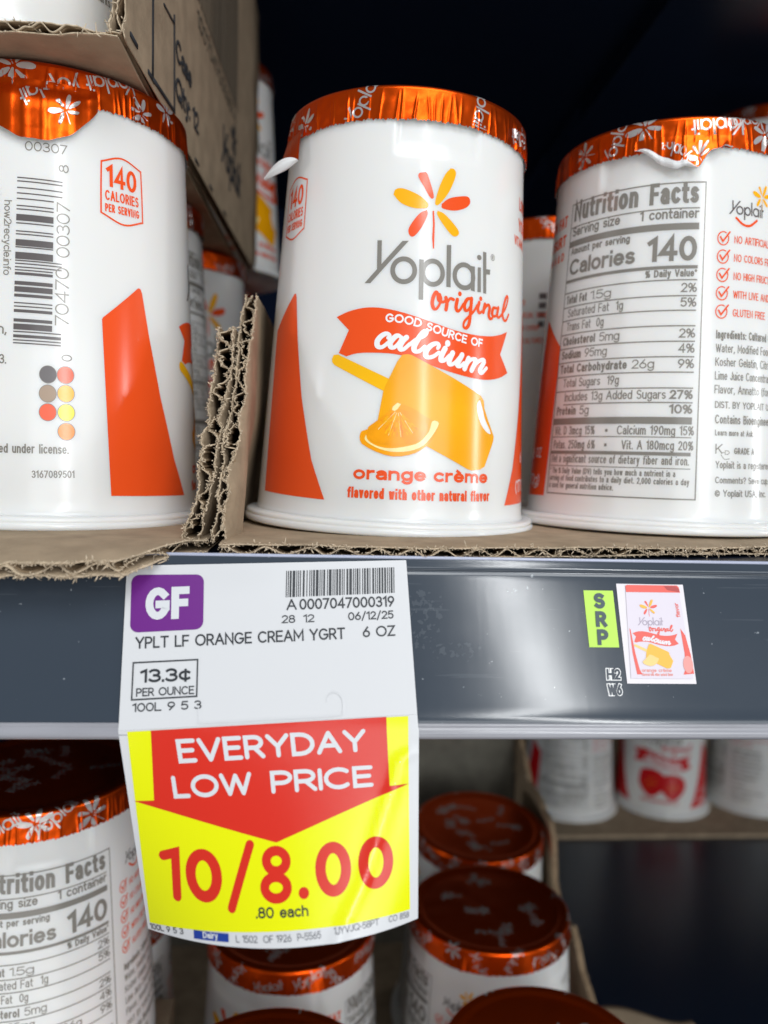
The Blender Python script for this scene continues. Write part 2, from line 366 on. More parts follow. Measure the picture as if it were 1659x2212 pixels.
# ------------------------------------------------------------------ stroke lettering (cap height 1)
def A(cx, cy, rx, ry, a0, a1, n=None):
    n = n or max(4, int(abs(a1-a0)/20))
    return [(cx+rx*math.cos(R(a0+(a1-a0)*i/n)), cy+ry*math.sin(R(a0+(a1-a0)*i/n))) for i in range(n+1)]
O_ = lambda x, y, rx, ry: A(x, y, rx, ry, 90, 450, 24)
G_ = {
 ' ': (.30, []), 'A': (.78, [[(0,0),(.39,1)], [(.39,1),(.78,0)], [(.13,.33),(.65,.33)]]),
 'B': (.6, [[(0,0),(0,1),(.32,1)]+A(.32,.76,.24,.24,90,-90)+[(0,.52)], [(.3,.52)]+A(.34,.26,.26,.26,90,-90)+[(0,0)]]),
 'C': (.76, [A(.42,.5,.42,.5,48,312)]), 'D': (.72, [[(0,0),(0,1),(.26,1)]+A(.26,.5,.46,.5,90,-90)+[(0,0)]]),
 'E': (.54, [[(.54,1),(0,1),(0,0),(.54,0)], [(0,.52),(.48,.52)]]), 'F': (.52, [[(.52,1),(0,1),(0,0)], [(0,.5),(.46,.5)]]),
 'G': (.82, [A(.42,.5,.42,.5,45,330)+[(.82,.28),(.82,.46),(.5,.46)]]), 'H': (.7, [[(0,0),(0,1)], [(.7,0),(.7,1)], [(0,.52),(.7,.52)]]),
 'I': (.0, [[(0,0),(0,1)]]), 'J': (.44, [[(.44,1),(.44,.24)]+A(.22,.22,.22,.22,0,-170)]),
 'K': (.64, [[(0,0),(0,1)], [(.62,1),(0,.38)], [(.22,.58),(.64,0)]]), 'L': (.5, [[(0,1),(0,0),(.5,0)]]),
 'M': (.86, [[(0,0),(0,1),(.43,.28),(.86,1),(.86,0)]]), 'N': (.7, [[(0,0),(0,1),(.7,0),(.7,1)]]),
 'O': (.9, [O_(.45,.5,.45,.5)]), 'P': (.58, [[(0,0),(0,1),(.3,1)]+A(.3,.72,.28,.28,90,-90)+[(0,.44)]]),
 'Q': (.9, [O_(.45,.5,.45,.5), [(.55,.25),(.86,-.05)]]),
 'R': (.6, [[(0,0),(0,1),(.3,1)]+A(.3,.73,.27,.27,90,-90)+[(0,.46)], [(.3,.46),(.6,0)]]),
 'S': (.58, [A(.29,.755,.27,.245,38,270)+A(.29,.265,.29,.265,90,-142)]), 'T': (.64, [[(0,1),(.64,1)], [(.32,1),(.32,0)]]),
 'U': (.68, [[(0,1),(0,.32)]+A(.34,.32,.34,.32,180,360)+[(.68,1)]]), 'V': (.72, [[(0,1),(.36,0)], [(.36,0),(.72,1)]]),
 'W': (1.06, [[(0,1),(.27,0)], [(.27,0),(.53,.95)], [(.53,.95),(.79,0)], [(.79,0),(1.06,1)]]), 'X': (.68, [[(0,0),(.68,1)], [(0,1),(.68,0)]]),
 'Y': (.7, [[(0,1),(.35,.45)], [(.7,1),(.35,.45),(.35,0)]]), 'Z': (.6, [[(0,1),(.6,1),(0,0),(.6,0)]]),
 '0': (.6, [O_(.3,.5,.3,.5)]), '1': (.26, [[(0,.84),(.24,1),(.24,0)]]), '2': (.54, [A(.27,.72,.26,.28,165,-35)+[(0,0),(.54,0)]]),
 '3': (.54, [A(.25,.75,.25,.25,150,-80)+[(.24,.52)], [(.26,.52)]+A(.26,.265,.28,.265,85,-150)]), '4': (.62, [[(.46,0),(.46,1),(0,.28),(.62,.28)]]),
 '5': (.54, [[(.5,1),(.08,1),(.03,.56)]+A(.26,.32,.28,.32,110,-145)]), '6': (.58, [[(.42,1),(.08,.5)]+A(.29,.3,.28,.3,150,510)]),
 '7': (.54, [[(0,1),(.54,1),(.14,0)]]), '8': (.56, [O_(.28,.765,.235,.235), O_(.28,.27,.28,.27)]), '9': (.58, [[(.16,0),(.5,.5)]+A(.29,.7,.28,.3,-30,330)]),
 'a': (.48, [A(.24,.47,.23,.23,150,0)+[(.47,0)], [(.46,.42),(.24,.42)]+A(.21,.2,.21,.205,90,290)+[(.47,.16)]]),
 'b': (.52, [[(0,0),(0,1)], O_(.26,.35,.26,.35)]), 'c': (.48, [A(.27,.35,.27,.35,48,312)]), 'd': (.52, [[(.52,0),(.52,1)], O_(.26,.35,.26,.35)]),
 'e': (.52, [[(.02,.36),(.52,.36)]+A(.26,.35,.26,.35,2,318)]), 'è': (.52, [[(.02,.36),(.52,.36)]+A(.26,.35,.26,.35,2,318), [(.15,1.0),(.3,.84)]]),
 'f': (.3, [A(.3,.8,.17,.2,80,180)+[(.13,0)], [(0,.66),(.3,.66)]]), 'g': (.52, [O_(.26,.35,.26,.35), [(.52,.7),(.52,-.05)]+A(.27,-.05,.25,.23,0,-150)]),
 'h': (.48, [[(0,0),(0,1)], [(0,.44)]+A(.24,.44,.24,.26,180,0)+[(.48,0)]]), 'i': (0, [[(0,0),(0,.62)], [(0,.985),(0,1.0)]]),
 'j': (.1, [[(.1,.62),(.1,-.1)]+A(-.06,-.1,.16,.17,0,-100), [(.1,.985),(.1,1.0)]]), 'k': (.46, [[(0,0),(0,1)], [(.44,.7),(0,.25)], [(.16,.4),(.46,0)]]),
 'l': (0, [[(0,0),(0,1)]]), 'm': (.8, [[(0,0),(0,.7)], [(0,.46)]+A(.2,.46,.2,.24,180,0)+[(.4,0)], [(.4,.46)]+A(.6,.46,.2,.24,180,0)+[(.8,0)]]),
 'n': (.48, [[(0,0),(0,.7)], [(0,.44)]+A(.24,.44,.24,.26,180,0)+[(.48,0)]]), 'o': (.54, [O_(.27,.35,.27,.35)]),
 'p': (.52, [[(0,-.28),(0,.7)], O_(.26,.35,.26,.35)]), 'q': (.52, [[(.52,-.28),(.52,.7)], O_(.26,.35,.26,.35)]),
 'r': (.3, [[(0,0),(0,.7)], [(0,.4)]+A(.26,.42,.26,.27,180,80)]), 's': (.42, [A(.21,.52,.19,.17,35,270)+A(.21,.18,.21,.175,90,-145)]),
 't': (.3, [[(.12,.95),(.12,.16)]+A(.27,.16,.15,.16,180,280), [(0,.67),(.3,.67)]]), 'u': (.48, [[(0,.7),(0,.26)]+A(.24,.26,.24,.26,180,360)+[(.48,.7)], [(.48,.3),(.48,0)]]),
 'v': (.48, [[(0,.7),(.24,0)], [(.24,0),(.48,.7)]]), 'w': (.72, [[(0,.7),(.18,0)], [(.18,0),(.36,.66)], [(.36,.66),(.54,0)], [(.54,0),(.72,.7)]]),
 'x': (.46, [[(0,0),(.46,.7)], [(0,.7),(.46,0)]]), 'y': (.48, [[(0,.7),(.24,0)], [(.48,.7),(.18,-.27),(.04,-.27)]]), 'z': (.42, [[(0,.7),(.42,.7),(0,0),(.42,0)]]),
 '.': (0, [[(0,0),(0,.02)]]), ',': (.06, [[(.06,.04),(0,-.14)]]), ':': (0, [[(0,0),(0,.02)], [(0,.55),(0,.57)]]), '/': (.4, [[(0,-.12),(.4,1.08)]]),
 '-': (.3, [[(0,.38),(.3,.38)]]), '%': (.8, [O_(.17,.75,.17,.25), O_(.63,.25,.17,.25), [(.14,0),(.66,1)]]), '*': (.2, [[(0,.85),(.2,.85)], [(.1,.75),(.1,.95)]]),
 '(': (.16, [A(.3,.42,.3,.62,120,240)]), ')': (.16, [A(-.14,.42,.3,.62,60,-60)]), '?': (.5, [A(.25,.75,.24,.25,165,-60)+[(.25,.45),(.25,.28)], [(.25,0),(.25,.02)]]),
 '•': (.12, [[(.06,.4),(.06,.44)]]), '&': (.66, [[(.66,0),(.12,.7)]+A(.28,.8,.18,.2,210,-40)+A(.24,.26,.24,.26,120,300)+[(.62,.45)]]),
 '¢': (.56, [A(.3,.42,.3,.34,50,310), [(.3,-.05),(.3,.9)]]), '©': (.9, [O_(.45,.45,.45,.47), A(.46,.45,.2,.22,50,310)]), '®': (.9, [O_(.45,.45,.45,.47)]),
}
def text(sh, s, x0, y0, x1, y1, h, w, ink, layer=1, sp=.24, cap='square', path=None, xs=None):
    """lettering from baseline point (x0,y0) to (x1,y1), fitted to that width; h cap height mm, w stroke weight / h"""
    t = w*h
    ws = [G_[c][0] for c in s]; n = len(s)
    W = math.hypot(x1-x0, y1-y0); ang = math.atan2(y1-y0, x1-x0)
    gap = sp*.25*h                                  # clear space between letters
    xs = (W-n*t-(n-1)*gap)/(max(.05, sum(ws))*h)
    if xs < .30:                                    # very tight setting: thinner strokes, tighter gaps
        gap *= .6; t *= .85; xs = max(.2, (W-n*t-(n-1)*gap)/(max(.05, sum(ws))*h))
    if sum(ws) < .05: xs = 1
    c_, s_ = math.cos(ang), math.sin(ang); x = t/2
    for ch, cw in zip(s, ws):
        for st in G_[ch][1]:
            pts = []
            for px, py in st:
                X = x+px*xs*h
                Y = t/2+py*(h-t) if py >= 0 else t/2+py*h
                pts.append((X, Y))
            if path:
                q = []
                for X, Y in pts:
                    bx, by, nx, ny = path(X/W); q.append((bx+nx*Y, by+ny*Y))
            else:
                q = [(x0+X*c_-Y*s_, y0+X*s_+Y*c_) for X, Y in pts]
            closed = len(q) > 10 and math.hypot(q[0][0]-q[-1][0], q[0][1]-q[-1][1]) < 1e-4
            sh.stroke(q, t, ink, layer, cap='butt' if closed else cap, closed=closed)
        x += cw*xs*h+t+gap
def along(pts):
    P = [Vector(p) for p in spline(pts, 6)]; L = [0]
    for a, b in zip(P, P[1:]): L.append(L[-1]+(b-a).length)
    def fn(t):
        d = t*L[-1]
        for i in range(len(P)-1):
            if d <= L[i+1] or i == len(P)-2:
                k = (d-L[i])/(L[i+1]-L[i]); p = P[i].lerp(P[i+1], k); g = (P[i+1]-P[i]).normalized()
                return p.x, p.y, -g.y, g.x
    return fn, L[-1]
# ------------------------------------------------------------------ the printed wrap of a cup (s mm round the wall, z mm up)
KS = 30.7*math.pi/180
def oval(p): return p[0], abs(p[1][0]-p[3][0])/2, abs(p[2][1]-p[4][1])/2, (p[1][0]+p[3][0])/2, (p[2][1]+p[4][1])/2
def wordmark(sh, ink, layer=1):
    for k in ('Y2', 'Y1', 'pst', 'l', 'ast', 'ist', 'tst', 'tbar'):
        sh.poly(LB[k], ink, layer+{'Y1': .25, 'pst': .25, 'ast': .25, 'tbar': .25}.get(k, 0))
    for k in ('o', 'pb', 'ab'):
        c, rx, ry, cx, cy = oval(LB[k]); sh.ring(cx, cy, rx, ry, 1.02, ink, layer+.1)
    c, rx, ry, cx, cy = oval(LB['idot']); sh.disc(cx, cy, rx, ink, layer, ry)
def reg(sh, ink, layer=1):
    c, rx, ry, cx, cy = oval(LB['reg']); sh.ring(cx, cy, .68, .68, .15, ink, layer)
    text(sh, 'R', cx-.22, cy-.35, cx+.26, cy-.35, .7, .2, ink, layer)
def flower(sh, inks, layer=1):
    for i, k in enumerate(('fy1', 'fr1', 'fy2', 'fr2', 'fr3', 'fy3')):
        P = LB[k]; sh.poly(spline(P+[P[0]], 4)[:-1], inks[0] if 'y' in k else inks[1], layer)
    sh.poly(LB['fst'], inks[1], layer)
SCRIPT_W = {'o': 0.78, 'c': 0.98}
def script(sh, pre, ids, w, ink, layer):
    for k in ids:
        P = LB[pre+k]
        if len(P) == 1: sh.disc(P[0][0], P[0][1], w*.62, ink, layer+.12, w*.7); continue
        Q = spline(P, 5); n = len(Q)
        W = []
        for i in range(n):                      # thick on the down strokes, thin on the up strokes
            a, b = Q[max(0, i-1)], Q[min(n-1, i+1)]
            dx, dy = b[0]-a[0], b[1]-a[1]; L = math.hypot(dx, dy)+1e-9
            W.append(w*(0.72+0.42*max(0, -dy/L)+0.12*abs(dx)/L))
        sh.stroke(Q, W, ink, layer)
logo_sh = Sheet(); wordmark(logo_sh, 'x'); flower_sh = Sheet(); flower(flower_sh, ('x', 'x'))
def put(sh, art, cx, cy, ox, oy, k, rot, ink, layer):
    c, d = math.cos(R(rot)), math.sin(R(rot))
    sh.merge(art, lambda x, y: (cx+k*((x-ox)*c-(y-oy)*d), cy+k*((x-ox)*d+(y-oy)*c)), ink, layer-1)

def front_panel(sh, P):
    flower(sh, ('yellow', 'orange')); wordmark(sh, 'grey'); reg(sh, 'grey')
    script(sh, 'or', ['1','2','3','4','5','5d','6','7','8','8d','9','10','11','12','13'], 0.72, P, 1.3)
    sh.poly(spline(LB['ban'][:11], 3)+[LB['ban'][11], LB['ban'][12]]+spline(LB['ban'][13:24], 3)+LB['ban'][24:], P, 1)
    fn, L = along(LB['good'])
    text(sh, 'GOOD SOURCE OF', 0, 0, L, 0, 1.85, .2, 'white', 2, sp=.26, path=fn)
    script(sh, 'ca', ['1','2','3','4','5','6','6d','7','8','9','10','11'], 1.0, 'white', 2)
def build_label(P, strawberry=False):
    sh = Sheet(); front_panel(sh, P)
    if not strawberry:
        sh.poly(LB['stick'], 'stick', 1.6)
        sh.poly(LB['pop'], 'pop', 2.4); sh.poly(spline(LB['bite']+LB['bite'][:1], 3)[:-1], 'white', 3.2)
        sh.stroke(spline(LB['bite'][5:]+LB['bite'][:1], 4), .22, 'rind', 3.8)
        sh.poly(spline(LB['rind']+LB['rind'][:1], 2)[:-1], 'rind', 3.2)
        sh.poly(spline(LB['pith']+LB['pith'][:1], 3)[:-1], 'pith', 4)
        sh.poly(spline(LB['flesh']+LB['flesh'][:1], 3)[:-1], 'flesh', 4.8); sh.poly(LB['pithtop'], 'pith', 5.4)
        rnd = random.Random(4)
        for a_ in (-2.28, -1.86, -1.42, -0.98):  # membranes, then juice sacs between them
            sh.stroke([(-6.7+.8*math.cos(a_), 26.9+.8*math.sin(a_)), (-6.7+5.8*math.cos(a_), 26.9+5.8*math.sin(a_))], .13, 'pith', 5.5)
        for i in range(110):
            a_ = rnd.uniform(-2.5, -.75); lim = 6.4 if a_ > -2.0 else 5.6; r0 = rnd.uniform(1.2, lim-1.2); L = rnd.uniform(.5, 1.1)
            x, y = -6.7+r0*math.cos(a_), 26.9+r0*math.sin(a_)
            sh.stroke([(x, y), (x+L*math.cos(a_), y+L*math.sin(a_))], rnd.uniform(.10, .22), ('yellow', 'yellow', 'stick', 'lorange')[i % 4], 5.8)
        text(sh, 'orange', LB['oc'][0][0], 11.7, LB['oc'][1][0], 11.9, 2.75, .215, P, 1, sp=.36, cap='square')
        text(sh, 'crème', LB['oc'][2][0], 11.9, LB['oc'][3][0], 11.9, 2.75, .215, P, 1, sp=.36)
        text(sh, 'flavored with other natural flavor', LB['fla'][0][0], 7.7, LB['fla'][1][0], 7.9, 2.35, .19, P, 1, sp=.2)
    else:
        for cx, cy, k in ((-6.5, 24.0, 1.25), (8.0, 22.0, 1.15)):
            sh.poly([(cx+k*x, cy+k*y) for x, y in spline([(-7,3),(-6,7),(-2,8.5),(3,8),(7,5),(7.5,0),(4.5,-5),(0,-8),(-4.5,-5),(-7,-1),(-7,3)], 3)[:-1]], P, 1.2+k)
            rnd = random.Random(9)
            for i in range(22):
                a, r = rnd.uniform(0, 6.28), rnd.uniform(1, 5); sh.disc(cx+r*math.cos(a), cy+r*math.sin(a), .22, 'yellow', 3, .34, 8)
        text(sh, 'strawberry', -13, 10.5, 12, 10.6, 2.75, .215, P, 1, sp=.3)
    # wedges either side of the front
    lw = [(-29.0, 52.2), (-28.4, 51.4), (-27.2, 45.5), (-24.6, 33), (-21.4, 20), (-17.6, 6.7), (-42.0, 7.0), (-43.6, 44.0), (-42.9, 44.7), (-29.9, 52.2)]
    dlt = (-18.5+20.6)/2                         # mirror line of the front panel
    LW = [(-29.8-4.6, 52.1), (-29.4-4.6, 51.2), (-32.26, 42.0), (-29.26, 29.0), (-25.02, 15.2), (-21.11, 6.8), (-41.7, 7.2), (-43.4, 44.3), (-43.2, 44.7), (-35.0, 52.2)]
    sh.poly(LW, P); sh.poly([(2*-0.1-x, y) for x, y in LW], P)
    text(sh, '6', 30.9, 16.6, 32.6, 16.6, 2.6, .17, 'white', 2); text(sh, 'OZ', 34.2, 16.9, 38.2, 16.9, 2.6, .15, 'white', 2)
    text(sh, '(170g)', 26.8, 9.6, 38.4, 9.7, 3.0, .13, 'white', 2)
    text(sh, 'LOW FAT', 28.2, 75.0, 40.9, 75.0, 2.9, .19, P); text(sh, 'YOGURT', 27.6, 70.2, 41.0, 70.2, 2.9, .19, P)
    text(sh, 'VITAMIN A & D', 24.6, 66.6, 40.6, 66.6, 2.1, .17, P)
    # calorie badge
    bx = spline([(-43.5, 66.5), (-43.5, 72), (-43.4, 77.1)], 3)[:-1]+spline([(-43.4, 77.1), (-38.7, 78.7), (-33.8, 77.3)], 6)[:-1]+spline([(-33.8, 77.3), (-33.6, 72), (-33.5, 66.5)], 3)[:-1]+spline([(-33.5, 66.5), (-38.4, 64.9), (-43.5, 66.5)], 6)
    sh.stroke(bx, .36, P, 1, closed=True, cap='butt')
    text(sh, '140', -42.3, 72.2, -35.0, 72.3, 4.5, .17, P); text(sh, 'CALORIES', -42.6, 69.3, -34.5, 69.5, 2.1, .16, P); text(sh, 'PER SERVING', -42.6, 66.9, -34.4, 67.1, 1.7, .17, P)
    # nutrition panel
    x0, x1, g = 42.9, 79.0, 'grey'
    for a, b, c, d in ((x0, 7.9, x0+.28, 79.8), (x1-.28, 7.9, x1, 79.8)): sh.rect(a, b, c, d, g)
    def ln(z, w=.28, a=x0+.2, b=x1-1.4): sh.rect(a, z-w/2, b, z+w/2, g, 1.3)
    ln(79.7, .3, x0, x1); ln(8.0, .3, x0, x1); a = x0+1.2; b = x1-1.7
    text(sh, 'Nutrition', a, 75.3, 63.3, 75.0, 5.0, .19, g); text(sh, 'Facts', 66.0, 75.0, b, 75.0, 5.0, .19, g); ln(73.9)
    text(sh, 'Serving size', a, 71.6, 59.1, 71.6, 2.3, .17, g); text(sh, '1 container', 64.0, 71.6, b+.2, 71.6, 2.3, .17, g); ln(69.8, 1.5)
    text(sh, 'Amount per serving', a, 67.1, 61.9, 67.1, 1.75, .19, g); text(sh, 'Calories', a, 62.0, 63.4, 62.0, 3.9, .19, g); text(sh, '140', 66.2, 62.0, b, 62.0, 5.6, .19, g)
    ln(60.6, .75); text(sh, '% Daily Value*', 66.0, 58.4, b+.2, 58.4, 1.7, .19, g); ln(57.7)
    rows = [(54.9, 'Total Fat', ' 1.5g', 7.2, 14.0, '2%', 0), (51.6, '', 'Saturated Fat  1g', 1, 17.2, '5%', 0), (48.2, '', 'Trans Fat  0g', 1, 12.6, '', 0),
            (44.6, 'Cholesterol', ' 5mg', 10.6, 16.8, '2%', 0), (41.2, 'Sodium', ' 95mg', 6.8, 14.0, '4%', 0), (37.7, 'Total Carbohydrate', ' 26g', 19.0, 25.0, '9%', 0),
            (34.2, '', 'Total Sugars  19g', 1.6, 17.4, '', 0), (30.7, '', 'Includes 13g Added Sugars', 2.6, 27.8, '27%', 1), (27.4, 'Protein', ' 5g', 6.7, 10.4, '10%', 1)]
    for z, bold, rest, e0, e1, pc, pb in rows:
        if bold:
            text(sh, bold, a, z, a+e0, z, 2.1, .19, g); text(sh, rest.strip(), a+e0+1.1, z, a+e1, z, 2.1, .12, g)
        else: text(sh, rest, a+e0, z, a+e1, z, 2.1, .12, g)
        if pc: text(sh, pc, b-(4.6 if len(pc) > 2 else 3.2), z, b+.3, z, 2.1, .19 if pb else .14, g)
    for z in (54.1, 50.8, 47.3, 43.8, 40.3, 36.8, 33.2): ln(z)
    ln(29.9, .28, x0+3.6); ln(25.8, 1.6)
    text(sh, 'Vit. D 3mcg 15%', a, 22.5, 56.5, 22.5, 2.1, .125, g); text(sh, '•', 59.0, 22.4, 59.7, 22.4, 2.4, .25, g); text(sh, 'Calcium 190mg 15%', 61.8, 22.5, b+.8, 22.5, 2.1, .125, g); ln(22.0, .22)
    text(sh, 'Potas. 250mg 6%', a, 19.1, 56.8, 19.1, 2.1, .125, g); text(sh, '•', 59.0, 19.0, 59.7, 19.0, 2.4, .25, g); text(sh, 'Vit. A 180mcg 20%', 63.0, 19.1, b+.8, 19.1, 2.1, .125, g); ln(18.2, .8)
    text(sh, 'Not a significant source of dietary fiber and iron.', a-.4, 15.7, b, 15.7, 2.0, .12, g); ln(14.9, .2)
    for z, s_, e in ((13.0, '* The % Daily Value (DV) tells you how much a nutrient in a', 74.6), (11.2, 'serving of food contributes to a daily diet. 2,000 calories a day', b+.2), (9.4, 'is used for general nutrition advice.', 61.8)):
        text(sh, s_, a-.5, z, e, z, 1.45, .135, g)
    # claims and ingredients
    put(sh, logo_sh, 89.9, 74.1, 0, 57, .345, 0, 'dgrey', 1); put(sh, flower_sh, 94.6, 77.6, 0, 70, .34, 0, lambda k: 'yellow', 1)
    sh.stroke(spline([(86.6, 72.0), (88.5, 70.7), (90.5, 70.6), (92.6, 72.0)], 5), .55, P)
    claims = ['NO ARTIFICIAL FLAVORS', 'NO COLORS FROM ARTIFICIAL SOURCES', 'NO HIGH FRUCTOSE CORN SYRUP', 'WITH LIVE AND ACTIVE CULTURES', 'GLUTEN FREE']
    for i, s_ in enumerate(claims):
        z = 67.2-i*4.13; sh.stroke(A(83.4, z, 1.35, 1.5, 60, 400), .26, P); sh.stroke([(82.7, z+.3), (83.3, z-.7), (85.0, z+1.5)], .38, P, 2)
        text(sh, s_, 86.2, z-.95, 86.2+len(s_)*.86, z-.95, 1.7, .125, P)
    ing = [(44.6, 'Ingredients: Cultured Grade A', 20, .15), (41.5, 'Water, Modified Food Starch,', 21, .11), (38.4, 'Kosher Gelatin, Citric Acid,', 20, .11), (35.3, 'Lime Juice Concentrate, Natural', 22, .11), (32.2, 'Flavor, Annatto (for color)', 20, .11)]
    for z, s_, w, wt in ing: text(sh, s_, 82.3, z, 82.3+w, z, 1.9, wt, g)
    text(sh, 'DIST. BY YOPLAIT USA, INC.', 82.5, 28.9, 103, 28.9, 1.55, .14, g); text(sh, 'Contains Bioengineered', 82.6, 25.4, 99.5, 25.4, 2.0, .13, g)
    text(sh, 'Learn more at Ask.', 82.7, 22.7, 92.4, 22.7, 1.3, .14, g)
    text(sh, 'K', 82.9, 18.6, 84.5, 18.6, 2.2, .11, g); text(sh, 'D', 85.1, 18.4, 86.2, 18.4, 1.0, .14, g); sh.stroke([(84.5, 18.9), (85.0, 18.9)], .14, g); sh.stroke(spline([(84.2, 18.4), (85, 17.4), (86.2, 17.5)], 4), .14, g)
    text(sh, 'GRADE A', 87.3, 18.6, 92.7, 18.6, 1.45, .16, g)
    text(sh, 'Yoplait is a registered trademark', 83.0, 15.3, 105, 15.3, 1.65, .13, g); text(sh, 'Comments? Save cup.', 83.0, 11.9, 97.4, 11.9, 1.5, .14, g); text(sh, '© Yoplait USA, Inc.', 83.0, 8.9, 96.5, 8.9, 1.55, .14, g)
    # back: handling lines and recycling mark (too small to read in the picture), then the bar code
    Q = 192.9
    rnd = random.Random(2)
    for z, n in ((68, 4), (65, 5), (62, 4), (59, 5)):
        x = -84.0
        for i in range(n):
            w = rnd.uniform(1.4, 2.6); sh.rect(x, z, x+w, z+1.9, 'dgrey'); x += w+.5
    sh.stroke([(-82, 37), (-82, 55), (-72, 55), (-72, 37), (-82, 37)], .35, 'dgrey', 1, closed=True, cap='butt'); sh.rect(-81.6, 37.4, -72.4, 41, 'dgrey')
    for t in (90, 210, 330): sh.stroke(A(-77, 47.6, 3.0, 3.2, t, t+78), 1.1, 'dgrey', 1.5, cap='butt')
    for i, z in enumerate((31, 27.8, 24.6, 21.4)):
        x = -82+i*.6
        for k in range(2): w = rnd.uniform(2.0, 4.2); sh.rect(x, z, x+w, z+1.7, 'dgrey'); x += w+.6
    text(sh, 'how2recycle.info', -62.9, 66.4, -62.7, 51.4, 1.55, .13, g)
    sh.stroke([(-68.5, 69.4), (-65.2, 69.4), (-64.2, 68.6), (-64.2, 51.5)], .25, g)
    sh.rect(-66.4, 51.5, -64.4, 54.2, g); text(sh, 'n,', -63.6, 39.6, -61.7, 39.6, 2.1, .14, g); text(sh, 'D3.', -64.4, 33.6, -61.6, 33.6, 1.9, .14, g)
    bars = [(71.1,.25,1),(70.4,.25,1),(69.1,.25,1),(68.0,.25,1),(66.9,.25,0),(65.5,.25,0),(64.8,.25,0),(63.15,1.3,0),(62.0,.25,0),(60.4,.25,0),(59.8,.25,0),(58.1,1.3,0),(57.2,.25,0),(55.5,1.4,0),(54.5,.25,1),(53.9,.25,1),(53.2,.25,1),
            (52.6,.25,0),(51.9,.55,0),(50.0,.75,0),(48.75,1.1,0),(47.5,.6,0),(46.0,.25,0),(45.3,.25,0),(44.4,.6,0),(42.5,.65,0),(41.2,1.2,0),(40.2,.25,1),(39.3,.6,1),(38.5,.25,1),(37.9,.25,1)]
    for z, w, lg in bars: sh.rect(-60.4, z-w/2, -51.4 if lg else -53.1, z+w/2, 'dgrey')
    text(sh, '70470', -50.0, 42.0, -50.0, 53.8, 2.6, .09, g, sp=.3); text(sh, '00307', -49.9, 55.9, -49.9, 67.0, 2.6, .09, g, sp=.3)
    text(sh, '0', -49.3, 34.8, -49.3, 36.2, 2.0, .11, g); text(sh, '8', -50.2, 73.1, -50.2, 74.7, 2.0, .11, g)
    text(sh, '00307', -59.0, 76.6, -50.5, 76.8, 1.9, .11, g, sp=.45)
    for i, (x, z, k) in enumerate([(-53.75, 31.9, 'dgrey'), (-50.5, 32.0, 'orange'), (-53.75, 28.0, 'tan'), (-50.4, 28.2, 'yellow'), (-53.7, 24.2, 'orange'), (-50.3, 24.3, 'lemon'), (-50.25, 20.4, 'lorange')]):
        sh.disc(x, z, 1.62, k, 1+.1*(i % 2), 1.8); sh.ring(x, z, 1.64, 1.82, .12, 'grey', 1.6)
    text(sh, 'Trademarks used under license.', -73.6, 15.4, -49.8, 15.8, 1.9, .14, g); text(sh, '3167089501', -56.4, 10.7, -48.7, 10.9, 1.5, .14, g)
    return sh

# ------------------------------------------------------------------ cup geometry
H = 94.64
def wall_r(z):
    if z > 80.6: return 28.72-(z-80.6)*0.052
    return 32.74-(z-9)*0.05615
def notch(phi, z):
    d = 0.0
    for c in (0, 118, -121):
        t = abs((phi-c+180) % 360-180)
        if t < 24:
            e = 1/(1+math.exp((t-19.0)/0.7)); k = 1/(1+math.exp(-(z-80.9)/0.9))
            d -= 0.6*e*k; d += 0.2*math.exp(-((t-19.6)/1.3)**2)*k+0.07*e*math.exp(-((z-80.2)/.9)**2)
    return d
def cup_pt(phi, z, off=0.0):
    r = wall_r(z)+notch(phi, z)+off; a = R(phi); return (r*math.sin(a), -r*math.cos(a), z)
def body_mb(sh, nseg):
    mb = MB()
    zs = [3.0, 3.3, 4, 6, 9, 15, 25, 35, 45, 55, 65, 74, 78]+[79+.35*i for i in range(12)]+[83.5, 85, 87, 90, 93.2]
    prof = [(35.0, 0.0), (35.2, 2.4), (33.9, 2.6), (33.35, 2.9)]
    us = [360*i/nseg for i in range(nseg)]
    def fn(u, v):
        if v < 0: r, z = prof[int(v)+4]; return (r*math.sin(R(u)), -r*math.cos(R(u)), z)
        if v < 3.5: r = wall_r(v)+.35*(1-(v-3)/.5) if v < 3.5 else wall_r(v); return (r*math.sin(R(u)), -r*math.cos(R(u)), v)
        return cup_pt(u, v)
    mb.grid(fn, us, [-2, -1]+zs, 'cup', closed=True)
    mb.grid(lambda u, v: (v*math.sin(R(u)), -v*math.cos(R(u)), .9 if v < 30 else .5), us, [0.01, 29.9, 31], 'cup', closed=True, flip=True)
    mb.sheet(sh, lambda x, y, h: cup_pt(x/KS, y, h), 1.2)
    return mb
def rim_mb(nseg):
    mb = MB()
    prof = [(31.0, .5), (33.5, 0), (35.3, 0.0), (35.8, .15), (36.0, .5), (36.0, 1.35), (35.75, 1.6), (35.55, 1.75), (35.7, 1.95), (35.6, 2.5), (35.1, 2.8), (33.2, 2.95)]
    mb.grid(lambda u, v: (prof[v][0]*math.sin(R(u)), -prof[v][0]*math.cos(R(u)), prof[v][1]), [360*i/nseg for i in range(nseg)], range(len(prof)), 'cup', closed=True)
    return mb
